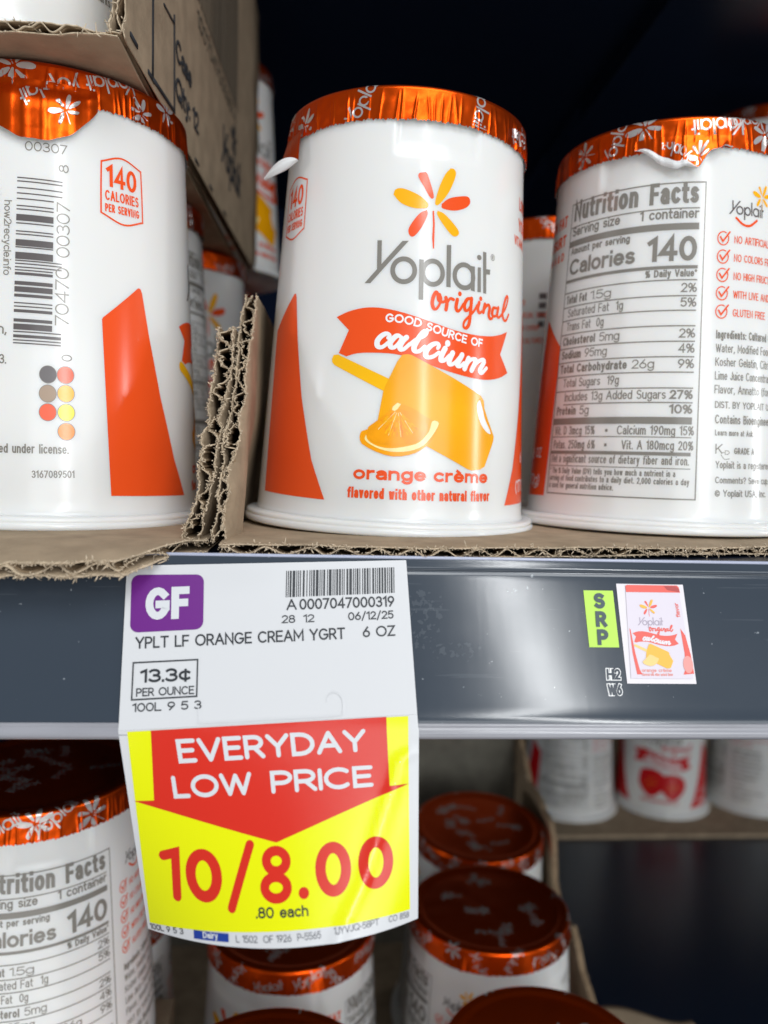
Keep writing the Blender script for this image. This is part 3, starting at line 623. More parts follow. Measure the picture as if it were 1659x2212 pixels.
class Lid:
    """foil lid: crimped skirt with a ragged cut edge; d = mm along the profile from the top edge, negative = on the top"""
    def __init__(s, seed, nseg=540, foil='foil'):
        rnd = random.Random(seed); s.n = nseg; s.foil = foil; s.seed = seed
        s.cr = []; a = 0
        while a < 360:
            s.cr.append((a, rnd.uniform(.16, .42)*(1 if rnd.random() < .8 else 1.4), rnd.uniform(.35, .75), rnd.uniform(1.0, 3.2), rnd.uniform(-.5, .5))); a += rnd.choice((rnd.uniform(1.6, 3.2), rnd.uniform(3.5, 8.5)))
        s.ph = [rnd.uniform(0, 6.28) for _ in range(12)]
        s.edge_extra = None
    def dent(s, phi, d):     # irregular crumples of the thin foil
        p = s.ph; q = phi
        return .05*math.sin(q*.31+p[0]+1.3*math.sin(q*.11+d*.7+p[1]))*math.sin(d*1.1+p[2]+2*math.sin(q*.17+p[3]))+.035*math.sin(q*.83+d*1.9+p[4])*math.sin(q*.23-d*.9+p[5])
    def crimp(s, phi, d):
        t = 0
        for a, h, w, st, sk in s.cr:
            x = (phi+sk*(d-3)*.6-a+180) % 360-180
            if abs(x) < 3: t += h*math.exp(-1.5*abs(x)/w)*min(1, max(0, (d-st*.5)/2.2))
        return t
    def wav(s, phi):
        return sum(math.sin(R(phi)*k+s.ph[i])*a for i, (k, a) in enumerate(((3, .16), (7, .10), (17, .06), (41, .05), (73, .07), (131, .10), (211, .11), (307, .07))))
    def length(s, phi): return 7.0+s.wav(phi)
    def pt(s, phi, d, off=0.0):
        a = R(phi)
        if d <= -1.0:
            r = 27.6+d+1.0; z = H-.02+.10*math.sin(r*.5+s.ph[0]+2*math.cos(a+s.ph[1]))*min(1, (27.6-r)/4)-.5*min(1, max(0, (25.5-r)/1.0))+.07*math.sin(.55*r*math.cos(a)+s.ph[6]+1.5*math.sin(.4*r*math.sin(a)+s.ph[7]))*min(1, max(0, (25-r)/3))+off
        elif d < 0.6:
            t = (d+1.0)/1.6*math.pi/2; r = 27.6+(.95+off)*math.sin(t); z = H-.97+(.95+off)*math.cos(t)
        else:
            r = 28.55+(d-.6)*.045+s.crimp(phi, d)+s.dent(phi, d)*min(1, max(0, (d-.6)/1.5))+off; z = H-.97-(d-.6)
        return (r*math.sin(a), -r*math.cos(a), z)
    def mesh(s, prints):
        mb = MB(); us = [360*i/s.n for i in range(s.n)]
        mb.grid(lambda u, v: s.pt(u, v), us, [-28.5, -24, -20, -16, -12, -8, -5, -4, -3.2, -2.6, -2, -1.5, -1, -.6, -.2, .2, .6], s.foil, closed=True, flip=True)
        mb.grid(lambda u, v: s.pt(u, .6+v*(s.length(u)-.6)), us, [i/10 for i in range(11)], s.foil, closed=True, flip=True)
        if prints:
            sh = Sheet(); rnd = random.Random(s.seed+50)
            for p in prints: put(sh, flower_sh if p[0] == 'f' else logo_sh, p[1], p[2], 0, 70 if p[0] == 'f' else 57, p[3]*1.22, p[4], 'silver', 1)
            # clip by dropping pieces past the cut edge
            K2 = 28.6*math.pi/180
            vs, fs, ms = sh.cut(.7, .8)
            keep = [i for i, f in enumerate(fs) if all(-6 < -vs[k][1] < s.length(vs[k][0]/K2)-.25 for k in f)]
            o = len(mb.v); mb.v += [s.pt(v[0]/K2, -v[1], .03+v[2]*.5) for v in vs]
            for i in keep: mb.f.append([k+o for k in fs[i]]); mb.m.append(mb.mi('silver')); mb.smooth.append(True)
        # motifs on the flat top
        sh = Sheet(); rnd = random.Random(s.seed+7)
        for i in range(26):
            x, y = rnd.uniform(-21, 21), rnd.uniform(-21, 21)
            if math.hypot(x, y) < 20: put(sh, flower_sh if i % 2 else logo_sh, x, y, 0, 70 if i % 2 else 57, .30, rnd.uniform(0, 360), 'silver', 1)
        vs, fs, ms = sh.cut(2, 2)
        o = len(mb.v)
        for x, y, h in vs:
            r = math.hypot(x, y); phi = math.degrees(math.atan2(x, -y)); mb.v.append(s.pt(phi, r-28.6, .05+h*.5))
        for f in fs:
            if all(math.hypot(vs[k][0], vs[k][1]) < 26 for k in f): mb.f.append([k+o for k in f]); mb.m.append(mb.mi('silver')); mb.smooth.append(True)
        return mb
def skirt_prints(seed, extra=()):
    rnd = random.Random(seed); out = list(extra); s = -88
    while s < 88:
        if all(abs(s-e[1]) > 7.5 for e in extra): out.append((rnd.choice('fly'), s, rnd.uniform(-5.5, -1.0), rnd.uniform(.28, .33), rnd.uniform(0, 360)))
        s += rnd.uniform(8.5, 14)
    return out

LABEL = build_label('orange'); LABEL_RED = build_label('red', True)
MESH = {}
def part(kind, key, fn, parent):
    """the first use builds the mesh, every later cup gets its own object on the shared mesh"""
    if key not in MESH:
        o = fn().build(kind, parent); MESH[key] = o.data
    else:
        o = bpy.data.objects.new(kind, MESH[key]); col.objects.link(o); o.parent = parent
    return o
def cup(label, loc, rotz, tilt=(0, 0), lid_seed=1, hero=False, red=False, prints=None, group=None, lid=None, cat='yogurt cup'):
    M = Matrix.Rotation(-tilt[1], 3, 'X') @ Matrix.Rotation(tilt[0], 3, 'Y') @ Matrix.Rotation(R(rotz), 3, 'Z')
    t = empty('yogurt_cup', loc, M.to_euler()); tag(t, label, cat, group)
    n = 240 if hero else 96
    part('body', ('body', hero, red), lambda: body_mb(LABEL_RED if red else LABEL, n), t)
    part('base_rim', ('rim', hero), lambda: rim_mb(n), t)
    L = lid or Lid(lid_seed, 1080 if hero else 300, 'rfoil' if red else 'foil')
    lo = part('foil_lid', ('lid', lid_seed, hero, red), lambda: L.mesh(skirt_prints(lid_seed) if prints is None else prints), t)
    return t, lo, L
def tab(lid_obj, fn, nu, nv, foil='foil', name='pull_tab', art=()):
    mb = MB(); mb.grid(fn, [i/nu for i in range(nu+1)], [j/nv for j in range(nv+1)], foil, flip=True)
    for sh in art: mb.sheet(sh, lambda x, y, h: fn(x, y), .05, .05)
    return mb.build(name, lid_obj)
# ------------------------------------------------------------------ the cooler: decks, back, rail
def box_obj(name, a, b, matn, parent=None):
    mb = MB(); mb.box(a, b, matn); return mb.build(name, parent)
bw = box_obj('back_wall', (-700, 470, -420), (900, 480, 420), 'backp'); bw['kind'] = 'structure'
t = empty('cooler_shelf', (0, 0, -2.6)); tag(t, 'black shelf carrying the upper row of yogurt cups behind the price rail', 'shelf')
box_obj('shelf_board', (-600, -46, -8), (800, 468, -.2), 'deck', t); box_obj('front_edge', (-600, -51.0, -27), (800, -46.2, -1.0), 'deck', t)
t = empty('cooler_shelf', (0, 0, -244)); tag(t, 'dark glossy shelf under the lower cups at the bottom of the cooler', 'shelf')
box_obj('shelf_board', (-600, -45, -10), (800, 468, 0), 'deck', t)
t = empty('cooler_shelf', (0, 0, 214)); tag(t, 'added dark shelf above the stacked cartons, shading the back of the cooler', 'shelf')  # upper board added to keep ceiling light off the back
box_obj('shelf_board', (-600, -50, 0), (800, 468, 14), 'deck', t); box_obj('bracket', (120, -40, -9), (124, 468, -.2), 'deck', t)

# slate price rail: profile in (s down the face, n out of the face)
RO = Vector((0, -52, -2.4)); RD = Vector((0, -.326, -.9454)); RN = Vector((0, -.9454, .326))
def rail_pt(x, s, n): return RO+Vector((x, 0, 0))+RD*s+RN*n
M_['rail'] = mat('rail_plastic', (0.040, 0.053, 0.072), 0.3, spec=0.6)
def rail_wear(M):
    """scuffs, dust specks, faint scratches along the rail and the gummy rest of an old label beside the tag"""
    nt = M.node_tree; b = nt.nodes['Principled BSDF']; L = nt.links
    tc = nt.nodes.new('ShaderNodeTexCoord')
    def math_(op, a, v=None, c=None):
        n = nt.nodes.new('ShaderNodeMath'); n.operation = op
        for i, q in enumerate((a, v, c)):
            if q is None: continue
            if isinstance(q, (int, float)): n.inputs[i].default_value = q
            else: L.new(q, n.inputs[i])
        return n.outputs[0]
    def noise(scale, st=(1, 1, 1), detail=4):
        mp = nt.nodes.new('ShaderNodeMapping'); mp.inputs['Scale'].default_value = st; L.new(tc.outputs['Object'], mp.inputs[0])
        n = nt.nodes.new('ShaderNodeTexNoise'); n.inputs['Scale'].default_value = scale; n.inputs['Detail'].default_value = detail
        L.new(mp.outputs[0], n.inputs['Vector']); return n.outputs['Fac']
    specks = math_('MULTIPLY', math_('GREATER_THAN', noise(900, detail=2), .75), .5)
    streaks = math_('MULTIPLY', math_('GREATER_THAN', noise(260, (.12, 3.5, 3.5), 3), .68), .05)
    sep = nt.nodes.new('ShaderNodeSeparateXYZ'); L.new(tc.outputs['Object'], sep.inputs[0])
    # residue: ragged strip right of the tag and along its foot
    def band(o, lo, hi, soft):
        a = math_('SMOOTH_MIN', math_('DIVIDE', math_('SUBTRACT', o, lo), soft), 1, .01)
        c = math_('SMOOTH_MIN', math_('DIVIDE', math_('SUBTRACT', hi, o), soft), 1, .01)
        return math_('MULTIPLY', math_('MAXIMUM', a, 0), math_('MAXIMUM', c, 0))
    x, z = sep.outputs[0], sep.outputs[2]
    m1 = math_('MULTIPLY', band(x, -.001, .008, .002), band(z, -.0215, -.0065, .002))
    m2 = math_('MULTIPLY', band(x, -.001, .0145, .003), band(z, -.0215, -.0155, .002))
    msk = math_('MAXIMUM', m1, m2)
    gum = math_('MULTIPLY', math_('GREATER_THAN', math_('MULTIPLY', noise(1000, detail=3), math_('ADD', math_('MULTIPLY', msk, .35), .72)), .60), math_('GREATER_THAN', msk, .05))
    tot = math_('MINIMUM', math_('ADD', math_('ADD', specks, streaks), math_('MULTIPLY', gum, .07)), 1)
    mx = nt.nodes.new('ShaderNodeMix'); mx.data_type = 'RGBA'
    mx.inputs[6].default_value = b.inputs['Base Color'].default_value; mx.inputs[7].default_value = (.42, .46, .50, 1)
    L.new(tot, mx.inputs[0]); L.new(mx.outputs[2], b.inputs['Base Color'])
    rr = math_('ADD', .10, math_('MULTIPLY', noise(60, (.3, 1, 1), 5), .10)); L.new(rr, b.inputs['Roughness'])
    bp = nt.nodes.new('ShaderNodeBump'); bp.inputs['Strength'].default_value = .6; bp.inputs['Distance'].default_value = .0003
    hgt = math_('ADD', math_('MULTIPLY', gum, .8), math_('MULTIPLY', noise(700, (1, .15, .15), 3), .02)); L.new(hgt, bp.inputs['Height']); L.new(bp.outputs[0], b.inputs['Normal'])
rail_wear(M_['rail'])
rail = empty('price_rail', (0, 0, 0)); tag(rail, 'slate grey plastic price rail along the shelf front, scuffed beside the tag', 'price rail')
def prof_obj(name, prof, matn, x0=-330, x1=420):
    mb = MB(); xs = [x0+(x1-x0)*i/60 for i in range(61)]
    mb.grid(lambda u, v: rail_pt(u, prof[v][0], prof[v][1]), xs, range(len(prof)), matn, flip=True); return mb
face = [(.2, .3), (.8, .30), (1.5, .24), (2.1, .28), (2.25, .0), (2.4, -.12), (2.7, -.02), (3.2, .0)]+[(3.2+i, -.10*math.sin(math.pi*i/26)) for i in range(1, 26)]+[(29.0, .05), (29.6, .12), (30.2, .05)]
mb = prof_obj('channel', face, 'rail')
sh = Sheet()
for s_, bx0, bx1, by in (('H2', 36.95, 39.85, 22.5), ('W6', 36.95, 39.95, 25.3)):
    text(sh, s_, bx0, -by, bx1, -by, 2.3, .30, 'white', 1); text(sh, s_, bx0+.14, -by+.16, bx1-.14, -by+.16, 1.98, .20, 'rail', 2)
mb.sheet(sh, lambda x, y, h: rail_pt(x, -y, -.10*math.sin(math.pi*(-y-3.2)/26)+h+.02), 3, 1.0)
mb.build('channel', rail)
prof_obj('top_lip', [(-.2, -.6), (-.45, .05), (-.4, .35), (-.15, .48), (.1, .42), (.22, .2)], 'lip').build('top_lip', rail)
prof_obj('bottom_trim', [(30.15, -.2), (30.2, .18), (30.5, .30), (30.8, .25), (30.95, .1), (31.1, .16), (31.7, .28), (32.3, .22), (32.8, -.1), (33.0, -.8), (32.8, -1.8)], 'trim').build('bottom_trim', rail)

# ------------------------------------------------------------------ price tag (flat on the rail, lower flap bellying out below it)
SB, XL, XR, LH = 31.5, -51.0, 1.9, 36.0
TBL, TBM, TBR = Vector((-45.9, -62, -68.9)), Vector((-21.2, -74.5, -64.9)), Vector((1.9, -69, -63.4))
BUL = TBM-(TBL+TBR)/2
def crease(x, s):
    """soft kink running down the right of the flap"""
    P = [(0.84, 34.9), (-1.67, 37.4), (-2.1, 40.4), (-4.3, 46.0), (-6.3, 52.0), (-9.1, 59.0), (-13.7, 66)]
    if s < 33: return 0
    for (x0, s0), (x1, s1) in zip(P, P[1:]):
        if s0 <= s <= s1 or (s1 == 66 and s > 66):
            c = x0+(x1-x0)*(s-s0)/(s1-s0); return .75*math.exp(-((x-c)/1.4)**2)*min(1, (s-33)/4)
    return 0
def tag_pt(x, s, h=0.0):
    if s <= SB:
        e = .05*math.exp(-((s-29.5)/.6)**2)
        return rail_pt(x, s, .42+h+e)
    a = (x-XL)/(XR-XL); b = (s-SB)/LH
    top = RO+RD*SB+Vector((x, 0, 0))+RN*.4; bt = TBL.lerp(TBR, a)
    return top.lerp(bt, b)+BUL*(max(0, b)**1.3*4*a*(1-a))+RN*(h+crease(x, s)*.6)
def tag_h(x, s, h): return tag_pt(x, s, .13+h)
pt_ = empty('price_tag', (0, 0, 0)); tag(pt_, 'white and yellow price tag hanging from the rail with a red arrow', 'price tag')
def left_edge(s): return -51.9+.033*s if s < 31 else -50.95
def right_edge(s): return -.27+.066*s if s < 31 else 1.9
def tag_grid(mb, s0f, s1f, n, matn):
    def fn(u, v, h=0.0):
        s = s0f(u)+(s1f(u)-s0f(u))*v
        return tag_pt(left_edge(s)*(1-u)+right_edge(s)*u, s, h)
    us, vs = [i/60 for i in range(61)], [j/n for j in range(n+1)]
    mb.grid(lambda u, v: fn(u, v, .08), us, vs, matn, flip=True); mb.grid(lambda u, v: fn(u, v, -.08), us, vs, matn)
    for U in (0, 1): mb.grid(lambda k, v: fn(U, v, k), [-.08, .08], vs, matn, flip=(U == 1))
    for V in (0, 1): mb.grid(lambda u, k: fn(u, V, k), us, [-.08, .08], matn, flip=(V == 1))
fold = lambda u: 31.55-2.9*u
mb = MB(); tag_grid(mb, lambda u: 2.3-1.85*u, fold, 24, 'paper')
sh = Sheet(); T_ = lambda P: [(x, -s) for x, s in P]
q = T_([(-50.74, 4.0), (-37.71, 3.83), (-37.3, 13.85), (-50.3, 14.5)])
rc = []
for i, (cx, cy, a0) in enumerate(((-49.3, -5.4, 180), (-39.1, -5.2, 90), (-38.8, -12.4, 0), (-48.9, -13.0, -90))):
    rc += A(cx, cy, 1.45, 1.45, a0, a0-90, 5)
sh.poly(rc, 't_purple')
text(sh, 'GF', -47.75, -12.25, -39.9, -11.85, 5.9, .235, 't_white', 2, sp=.2)
rnd = random.Random(11); x = -22.6
wid = [1,1,1,1,2,1,3,1,1,1,1,1,1,2,2,2,1,2,1,1,1,1,2,1,3,1,1,1,1,1,2,2,1,1,3,1,1,1,1,1,2,1,2,1,1,1,1,2,2,1,3,1,1,1,1,1,2,1,1,2,1,1,2,1,2,1,1,2,2,1,1,1,1,1,2,1,2,1,2,1,1,1,1,1,2,1,1]
tot = sum(wid); u = 20.15/tot
for i, w in enumerate(wid):
    if i % 2 == 0:
        k = (x+22.6)/20.15; sh.poly([(x, -7.78+1.1*k), (x+w*u*.95, -7.78+1.1*k), (x+w*u*.95-.05, -2.85+1.0*k), (x-.05, -2.85+1.0*k)], 't_black')
    x += w*u
text(sh, 'A', -22.35, -10.15, -20.5, -10.05, 2.0, .14, 't_black'); text(sh, '0007047000319', -20.0, -10.05, -2.44, -9.25, 2.0, .15, 't_black', sp=.22)
text(sh, '28', -23.15, -12.56, -20.7, -12.45, 1.45, .14, 't_black'); text(sh, '12', -19.2, -12.38, -17.2, -12.28, 1.45, .14, 't_black')
text(sh, '06/12/25', -11.0, -11.93, -2.6, -11.47, 1.5, .15, 't_black')
text(sh, 'YPLT LF ORANGE CREAM YGRT', -49.1, -17.4, -11.5, -15.3, 2.1, .145, 't_black', sp=.22); text(sh, '6 OZ', -8.3, -15.0, -2.3, -14.65, 1.95, .145, 't_black')
sh.stroke(T_([(-49.23, 19.86), (-37.94, 19.21), (-37.72, 25.63), (-49.01, 26.3), (-49.23, 19.86)]), .26, 't_black', 1, cap='square')
text(sh, '13.3¢', -47.8, -23.35, -38.8, -22.95, 2.35, .18, 't_black', sp=.26); text(sh, 'PER OUNCE', -48.3, -25.75, -38.2, -25.25, 1.45, .15, 't_black')
text(sh, '100L 9 5 3', -48.75, -28.4, -36.75, -27.8, 1.5, .15, 't_black', sp=.26)
mb.sheet(sh, lambda x, y, h: tag_h(x, -y, h), 3, 3)
# die-cut hook: a raised cut line in the paper
sl = Sheet(); sl.stroke(spline(T_([(-37.3, 27.6), (-37.1, 29.6), (-36.1, 30.25), (-24, 29.6), (-12.9, 28.95), (-11.85, 28.1), (-12.0, 25.9), (-13.4, 24.8), (-14.5, 25.6), (-14.7, 26.4)]), 6), .16, 'paper')
mb.sheet(sl, lambda x, y, h: tag_h(x, -y, h+.10), 2, 2)
mb.build('label_panel', pt_)
mb = MB(); tag_grid(mb, lambda u: fold(u)+.02, lambda u: 67.3, 40, 'paper')
sh = Sheet()
yb = lambda x: -(65.95-1.0*math.sin(math.pi*(x+50.4)/50.5)*.75-.9*(x+50.4)/50.5)
sh.poly(T_([(-49.41, 31.75), (-.03, 28.95), (.18, 65.0)])+[(x, yb(x)) for x in [.1-3.6*i for i in range(15)]], 't_yellow')
sh.poly(T_([(-45.3, 31.52), (-3.96, 29.1), (-3.52, 41.9), (.05, 41.67), (-24.55, 50.76), (-49.94, 44.0), (-46.2, 43.8)]), 't_red', 2)
text(sh, 'EVERYDAY', -41.0, -37.3, -7.5, -35.4, 4.25, .185, 't_white', 3, sp=.27, cap='round'); text(sh, 'LOW', -42.5, -43.4, -28.2, -42.7, 3.95, .19, 't_white', 3, sp=.25, cap='round'); text(sh, 'PRICE', -24.9, -42.6, -6.45, -41.9, 3.95, .19, 't_white', 3, sp=.27, cap='round')
sh.stroke(T_([(-45.7, 53.35), (-43.3, 52.7), (-43.75, 60.2)]), 1.65, 't_red', 2)
def num0(cx, cy, rx, ry, w): sh.stroke([(cx+(rx-w/2)*math.cos(t), -cy+(ry-w/2)*math.sin(t)) for t in [2*math.pi*i/40 for i in range(41)]], w, 't_red', 2, closed=True, cap='butt')
num0(-38.25, 56.25, 3.4, 4.4, 1.9); sh.stroke(T_([(-29.35, 51.0), (-33.4, 61.3)]), 1.5, 't_red', 2)
num0(-24.75, 53.75, 2.6, 2.45, 1.6); num0(-25.05, 58.0, 2.85, 2.5, 1.6); sh.disc(-20.05, -59.05, .95, 't_red', 2)
num0(-14.45, 55.6, 3.3, 4.5, 1.9); num0(-6.45, 55.35, 3.35, 4.55, 1.9)
text(sh, '.80 each', -29.0, -62.75, -19.4, -62.65, 1.75, .17, 't_black', 2, sp=.26)
text(sh, '100L 9 5 3', -50.3, -67.1, -43.2, -66.5, 1.0, .14, 't_black', 1, sp=.26)
sh.poly(T_([(-41.08, 65.4), (-34.34, 65.3), (-34.4, 66.6), (-41.15, 66.8)]), 't_blue', 2); text(sh, 'Dairy', -39.3, -66.45, -36.4, -66.3, 1.0, .2, 't_white', 3)
text(sh, 'L 1502  OF 1926  P-5565', -33.0, -66.55, -17.3, -66.25, 1.1, .11, 't_grey'); text(sh, '1JYVJQ-58PT', -14.9, -66.0, -6.2, -66.0, 1.1, .10, 't_grey'); text(sh, 'CO 858', -4.3, -66.1, -.1, -66.4, 1.05, .10, 't_grey')
mb.sheet(sh, lambda x, y, h: tag_h(x, -y, h), 1.0, 1.0)
mb.build('promo_flap', pt_)

# stickers on the rail
def sticker(name, quad, matn, sh, label, cat):
    mb = MB(); (a, b, c, d) = quad
    def fn(u, v):
        x = (a[0]*(1-u)+b[0]*u)*(1-v)+(d[0]*(1-u)+c[0]*u)*v; s = (a[1]*(1-u)+b[1]*u)*(1-v)+(d[1]*(1-u)+c[1]*u)*v
        return rail_pt(x, s, -.10*math.sin(math.pi*(s-3.2)/26)*(3.2 < s < 29)+.12)
    mb.grid(fn, [0, .5, 1], [i/10 for i in range(11)], matn, flip=True)
    mb.sheet(sh, lambda x, y, h: rail_pt(x, -y, -.10*math.sin(math.pi*(-y-3.2)/26)+.20+h), 2, 1.0)
    o = mb.build(name, None); tag(o, label, cat)
sh = Sheet()
for ch, x, s in (('S', 35.5, 9.15), ('R', 35.65, 12.6), ('P', 35.75, 16.0)): text(sh, ch, x, -s, x+2.15, -s, 2.95, .25, 'lime_ink')
sticker('shelf_sticker', [(33.64, 5.7), (39.37, 5.7), (39.85, 16.4), (34.13, 16.4)], 'lime', sh, 'lime green sticker lettered SRP on the price rail', 'sticker')
sh = Sheet()
# a small photo of the cup: slightly slanted artwork
def cardxy(u, v): return (40.1+.77*v+13.15*u, -(4.35+18.68*v))
def cp(P, ink, l=1): sh.poly([cardxy(*p) for p in P], ink, l)
cp([(.13, .03), (.92, .025), (.965, .95), (.06, .95)], 'photo_bg'); cp([(.13, .02), (.16, .012), (.90, .012), (.925, .03), (.935, .085), (.13, .085)], 'p_red', 2); cp([(.7, .02), (.88, .02), (.93, .05), (.92, .08), (.75, .06)], 'p_dark', 3)
put(sh, flower_sh, 46.2, -8.9, 0, 70, .19, 0, lambda k: 'p_red', 2); put(sh, logo_sh, 46.25, -11.6, 0, 57, .168, 0, 'p_grey', 2)
for i, k in enumerate(('fy1', 'fy2', 'fy3')): sh.poly([(46.2+.19*x, -8.9+.19*(y-70)) for x, y in LB[k]], 'p_yellow', 3)
K_ = lambda P, ox=0, oy=40.5, k=.205, cx=46.9, cy=-14.9: [(cx+k*(x-ox), cy+k*(y-oy)) for x, y in P]
sh.poly(K_(LB['ban']), 'p_red', 2)
for k in ('1','2','3','4','5','6','7','8','9','10','11'): sh.stroke(K_(spline(LB['ca'+k], 3)), .27, 'photo', 3)
for k in ('1','3','4','5','6','7','8','9','10','11','12','13'): sh.stroke(K_(spline(LB['or'+k], 3), 11, 50, .205, 48.2, -13.0), .2, 'p_red', 2)
sh.poly(K_(LB['stick'], 0, 27, .19, 46.8, -17.9), 'p_yellow2', 2.5); sh.poly(K_(LB['pop'], 0, 27, .19, 46.8, -17.9), 'p_yellow', 3); sh.poly(K_(LB['rind'], 0, 27, .19, 46.8, -17.9), 'p_yellow2', 4)
text(sh, 'orange crème', 43.8, -20.9, 49.5, -20.9, .62, .2, 'p_pink', 2); text(sh, 'flavored with other natural flavor', 43.8, -21.6, 49.7, -21.6, .5, .2, 'p_pink', 2)
cp([(.12, .45), (.135, .47), (.165, .7), (.20, .86), (.235, .91), (.155, .91), (.125, .7)], 'p_red', 2); cp([(.87, .45), (.93, .52), (.975, .72), (.985, .90), (.83, .91), (.87, .85), (.885, .7)], 'p_red', 2)
x_, y_ = cardxy(.915, .81); sh.disc(x_, y_, .95, 'p_pink', 3, 1.6)
text(sh, 'flavor', 52.1, -10.6, 51.85, -7.9, .8, .17, 'p_red', 2)
sticker('picture_card', [(40.1, 4.34), (53.21, 4.37), (54.09, 23.03), (40.87, 23.02)], 'photo', sh, 'small white picture card of a yogurt cup stuck on the price rail', 'picture card')

# ------------------------------------------------------------------ corrugated cardboard
def fibres(mb, pts, rnd, n, L=(.5, 2.0), w=.09, out=Vector((0, -1, .1)), spread=.9):
    """loose paper fibres standing off a torn edge"""
    for _ in range(n):
        p = Vector(rnd.choice(pts))+Vector((rnd.uniform(-.3, .3), rnd.uniform(-.3, .3), rnd.uniform(-.3, .3)))
        d = (out+Vector((rnd.gauss(0, spread), rnd.gauss(0, spread*.6), rnd.gauss(0, spread)))).normalized(); l = rnd.uniform(*L)
        if rnd.random() < .6: l *= .5
        bend = Vector((rnd.gauss(0, 1), rnd.gauss(0, .6), rnd.gauss(0, 1)))*l*.35; sd = d.cross(Vector((rnd.gauss(0, 1), rnd.gauss(0, 1), rnd.gauss(0, 1)))).normalized()*w*rnd.uniform(.4, 1)
        q = [p, p+d*l*.5+bend*.3, p+d*l+bend]
        mb.add([q[0]-sd, q[0]+sd, q[1]+sd*.7, q[1]-sd*.7, q[2]], [(0, 1, 2, 3), (3, 2, 4)], 'fibre')
def rag(rnd, n, a, fs=((6, .9), (17, .7), (45, .55), (110, .4))):
    """ragged offsets along a torn edge: broad tears plus fine nibbles"""
    v = [0]*(n+1)
    for f, k in fs:
        ph = [rnd.uniform(-1, 1) for _ in range(f+2)]
        for i in range(n+1):
            t = i/n*f; j = int(t); w = t-j; w = w*w*(3-2*w); v[i] += k*(ph[j]*(1-w)+ph[min(j+1, f+1)]*w)
    return [x*a for x in v]
def corr(name, parent, S, u0, u1, nu, v1, nv, thick, period, tear, seed, fib=200, out=Vector((0, -1, .1)), fl=(.5, 2.0), solid=.22, flute_in=6, flip=False, fw=.055, extra=None):
    """corrugated board. S(u, v, w): u along the torn edge, v inwards from it, w through the thickness"""
    rnd = random.Random(seed); mb = MB(); edge = []
    us = [u0+(u1-u0)*i/nu for i in range(nu+1)]
    cr = dict(zip(us, [min(.62, max(0, x)) for x in rag(rnd, nu, .6, ((5, .8), (11, .7)))]))
    for side, mt in ((1, 'kraft'), (-1, 'kraft')):
        r = rag(rnd, nu, tear); k = dict(zip(us, r))
        vs = [0, .15, .35, .6, 1, 1.6, 2.4, 3.5, 5]; vs = vs+[5+(v1-5)*(i/nv)**1.3 for i in range(1, nv+1)]
        wob = rag(rnd, nu, tear*.35); kw = dict(zip(us, wob))
        def fn(u, v):
            f = max(0, 1-v/4); return S(u, v+k[u]*f, side*thick/2*(1-cr[u]*max(0, 1-v/9))+kw[u]*f*f)
        mb.grid(fn, us, vs[:4], 'kraft_e', flip=(side < 0) != flip); mb.grid(fn, us, vs[3:], mt, flip=(side < 0) != flip)
        edge += [fn(u, 0) for u in us]
    r = rag(rnd, nu, tear*.8); k = dict(zip(us, r)); ph = rnd.uniform(0, 6)
    amp = rag(rnd, nu, .35); ka = dict(zip(us, amp)); jit = rag(rnd, nu, 1.3); kj = dict(zip(us, jit))
    def fl_(u, v):
        f = max(0, 1-v/3); c = (1-.35*abs(ka[u])*f)*(1-cr[u]*max(0, 1-v/9))
        return S(u, v+.2+k[u]*f, (thick/2-.12)*c*math.sin(2*math.pi*u/period+ph+kj[u]*1.1)+ka[u]*.2*f)
    mb.grid(fl_, us, [0, .3, .8], 'kraft_e'); mb.grid(fl_, us, [.8, 1.6, 3, flute_in], 'kraft_d')
    edge += [fl_(u, 0) for u in us]
    fibres(mb, edge, rnd, fib, fl, fw, out)
    if extra: extra(mb)
    return mb.build(name, parent, solid=solid)
def sm(a, b, x):
    t = min(1, max(0, (x-a)/(b-a))); return t*t*(3-2*t)

# right-hand tray: floor under the middle cups, left wall beside the middle cup
def floor_r(u, v, w):
    y = -51.6+.185*max(0, u-5)-.5*math.sin(u*.05)+v
    return Vector((u, y, -1.2+w*(1 if v > 3 else .8+.07*v)-.25*max(0, 1-v/6)))
tr = empty('cardboard_tray', (0, 0, 0)); tag(tr, 'torn brown cardboard tray under the middle and right upright orange cups', 'tray')
corr('tray_floor', tr, floor_r, -35.5, 330, 1460, 230, 12, 2.0, 6.6, .55, 3, fib=3800, out=Vector((0, -.9, .15)), fl=(.25, 1.3), fw=.05)
def xr(y, z=0): return -36.0+1.5*sm(-46, -30, y)-3.6*sm(-28, -14, y)*(1-sm(0, 30, z))+.5*z/50
def wall_edge(z, top):     # the torn front edge leans back as it rises
    return -46.5+24*max(0, z/top)**1.25
def wall_r_s(u, v, w):
    z = u; y = -46.5+36*max(0, z/54)**1.35+v
    return Vector((xr(y, z)+w, y, z))
def wall_l_s(u, v, w):
    z = u; y = wall_edge(z, 46)+v
    return Vector((xr(y-2, z)-3.7+w-.05*max(0, z-30)*.6-2.3*sm(9, -2, z), y+.5, z))
corr('side_wall', tr, wall_r_s, -.6, 53, 500, 215, 12, 3.0, 6.4, 0.8, 5, fib=1000, out=Vector((-.1, -1, .05)), fl=(.1, .8), fw=.075, flute_in=14, flip=True)
tl = empty('cardboard_tray', (-42, 0, 0)); tag(tl, 'torn brown cardboard tray under the left cup with its front flap drooping', 'tray')
def off(S): return lambda u, v, w: S(u, v, w)-Vector((-42, 0, 0))
corr('side_wall', tl, off(wall_l_s), -1.5, 44, 440, 215, 12, 3.0, 6.8, 0.9, 8, fib=1100, out=Vector((-.15, -1, .05)), fl=(.1, .9), fw=.075, flute_in=14, flip=True)
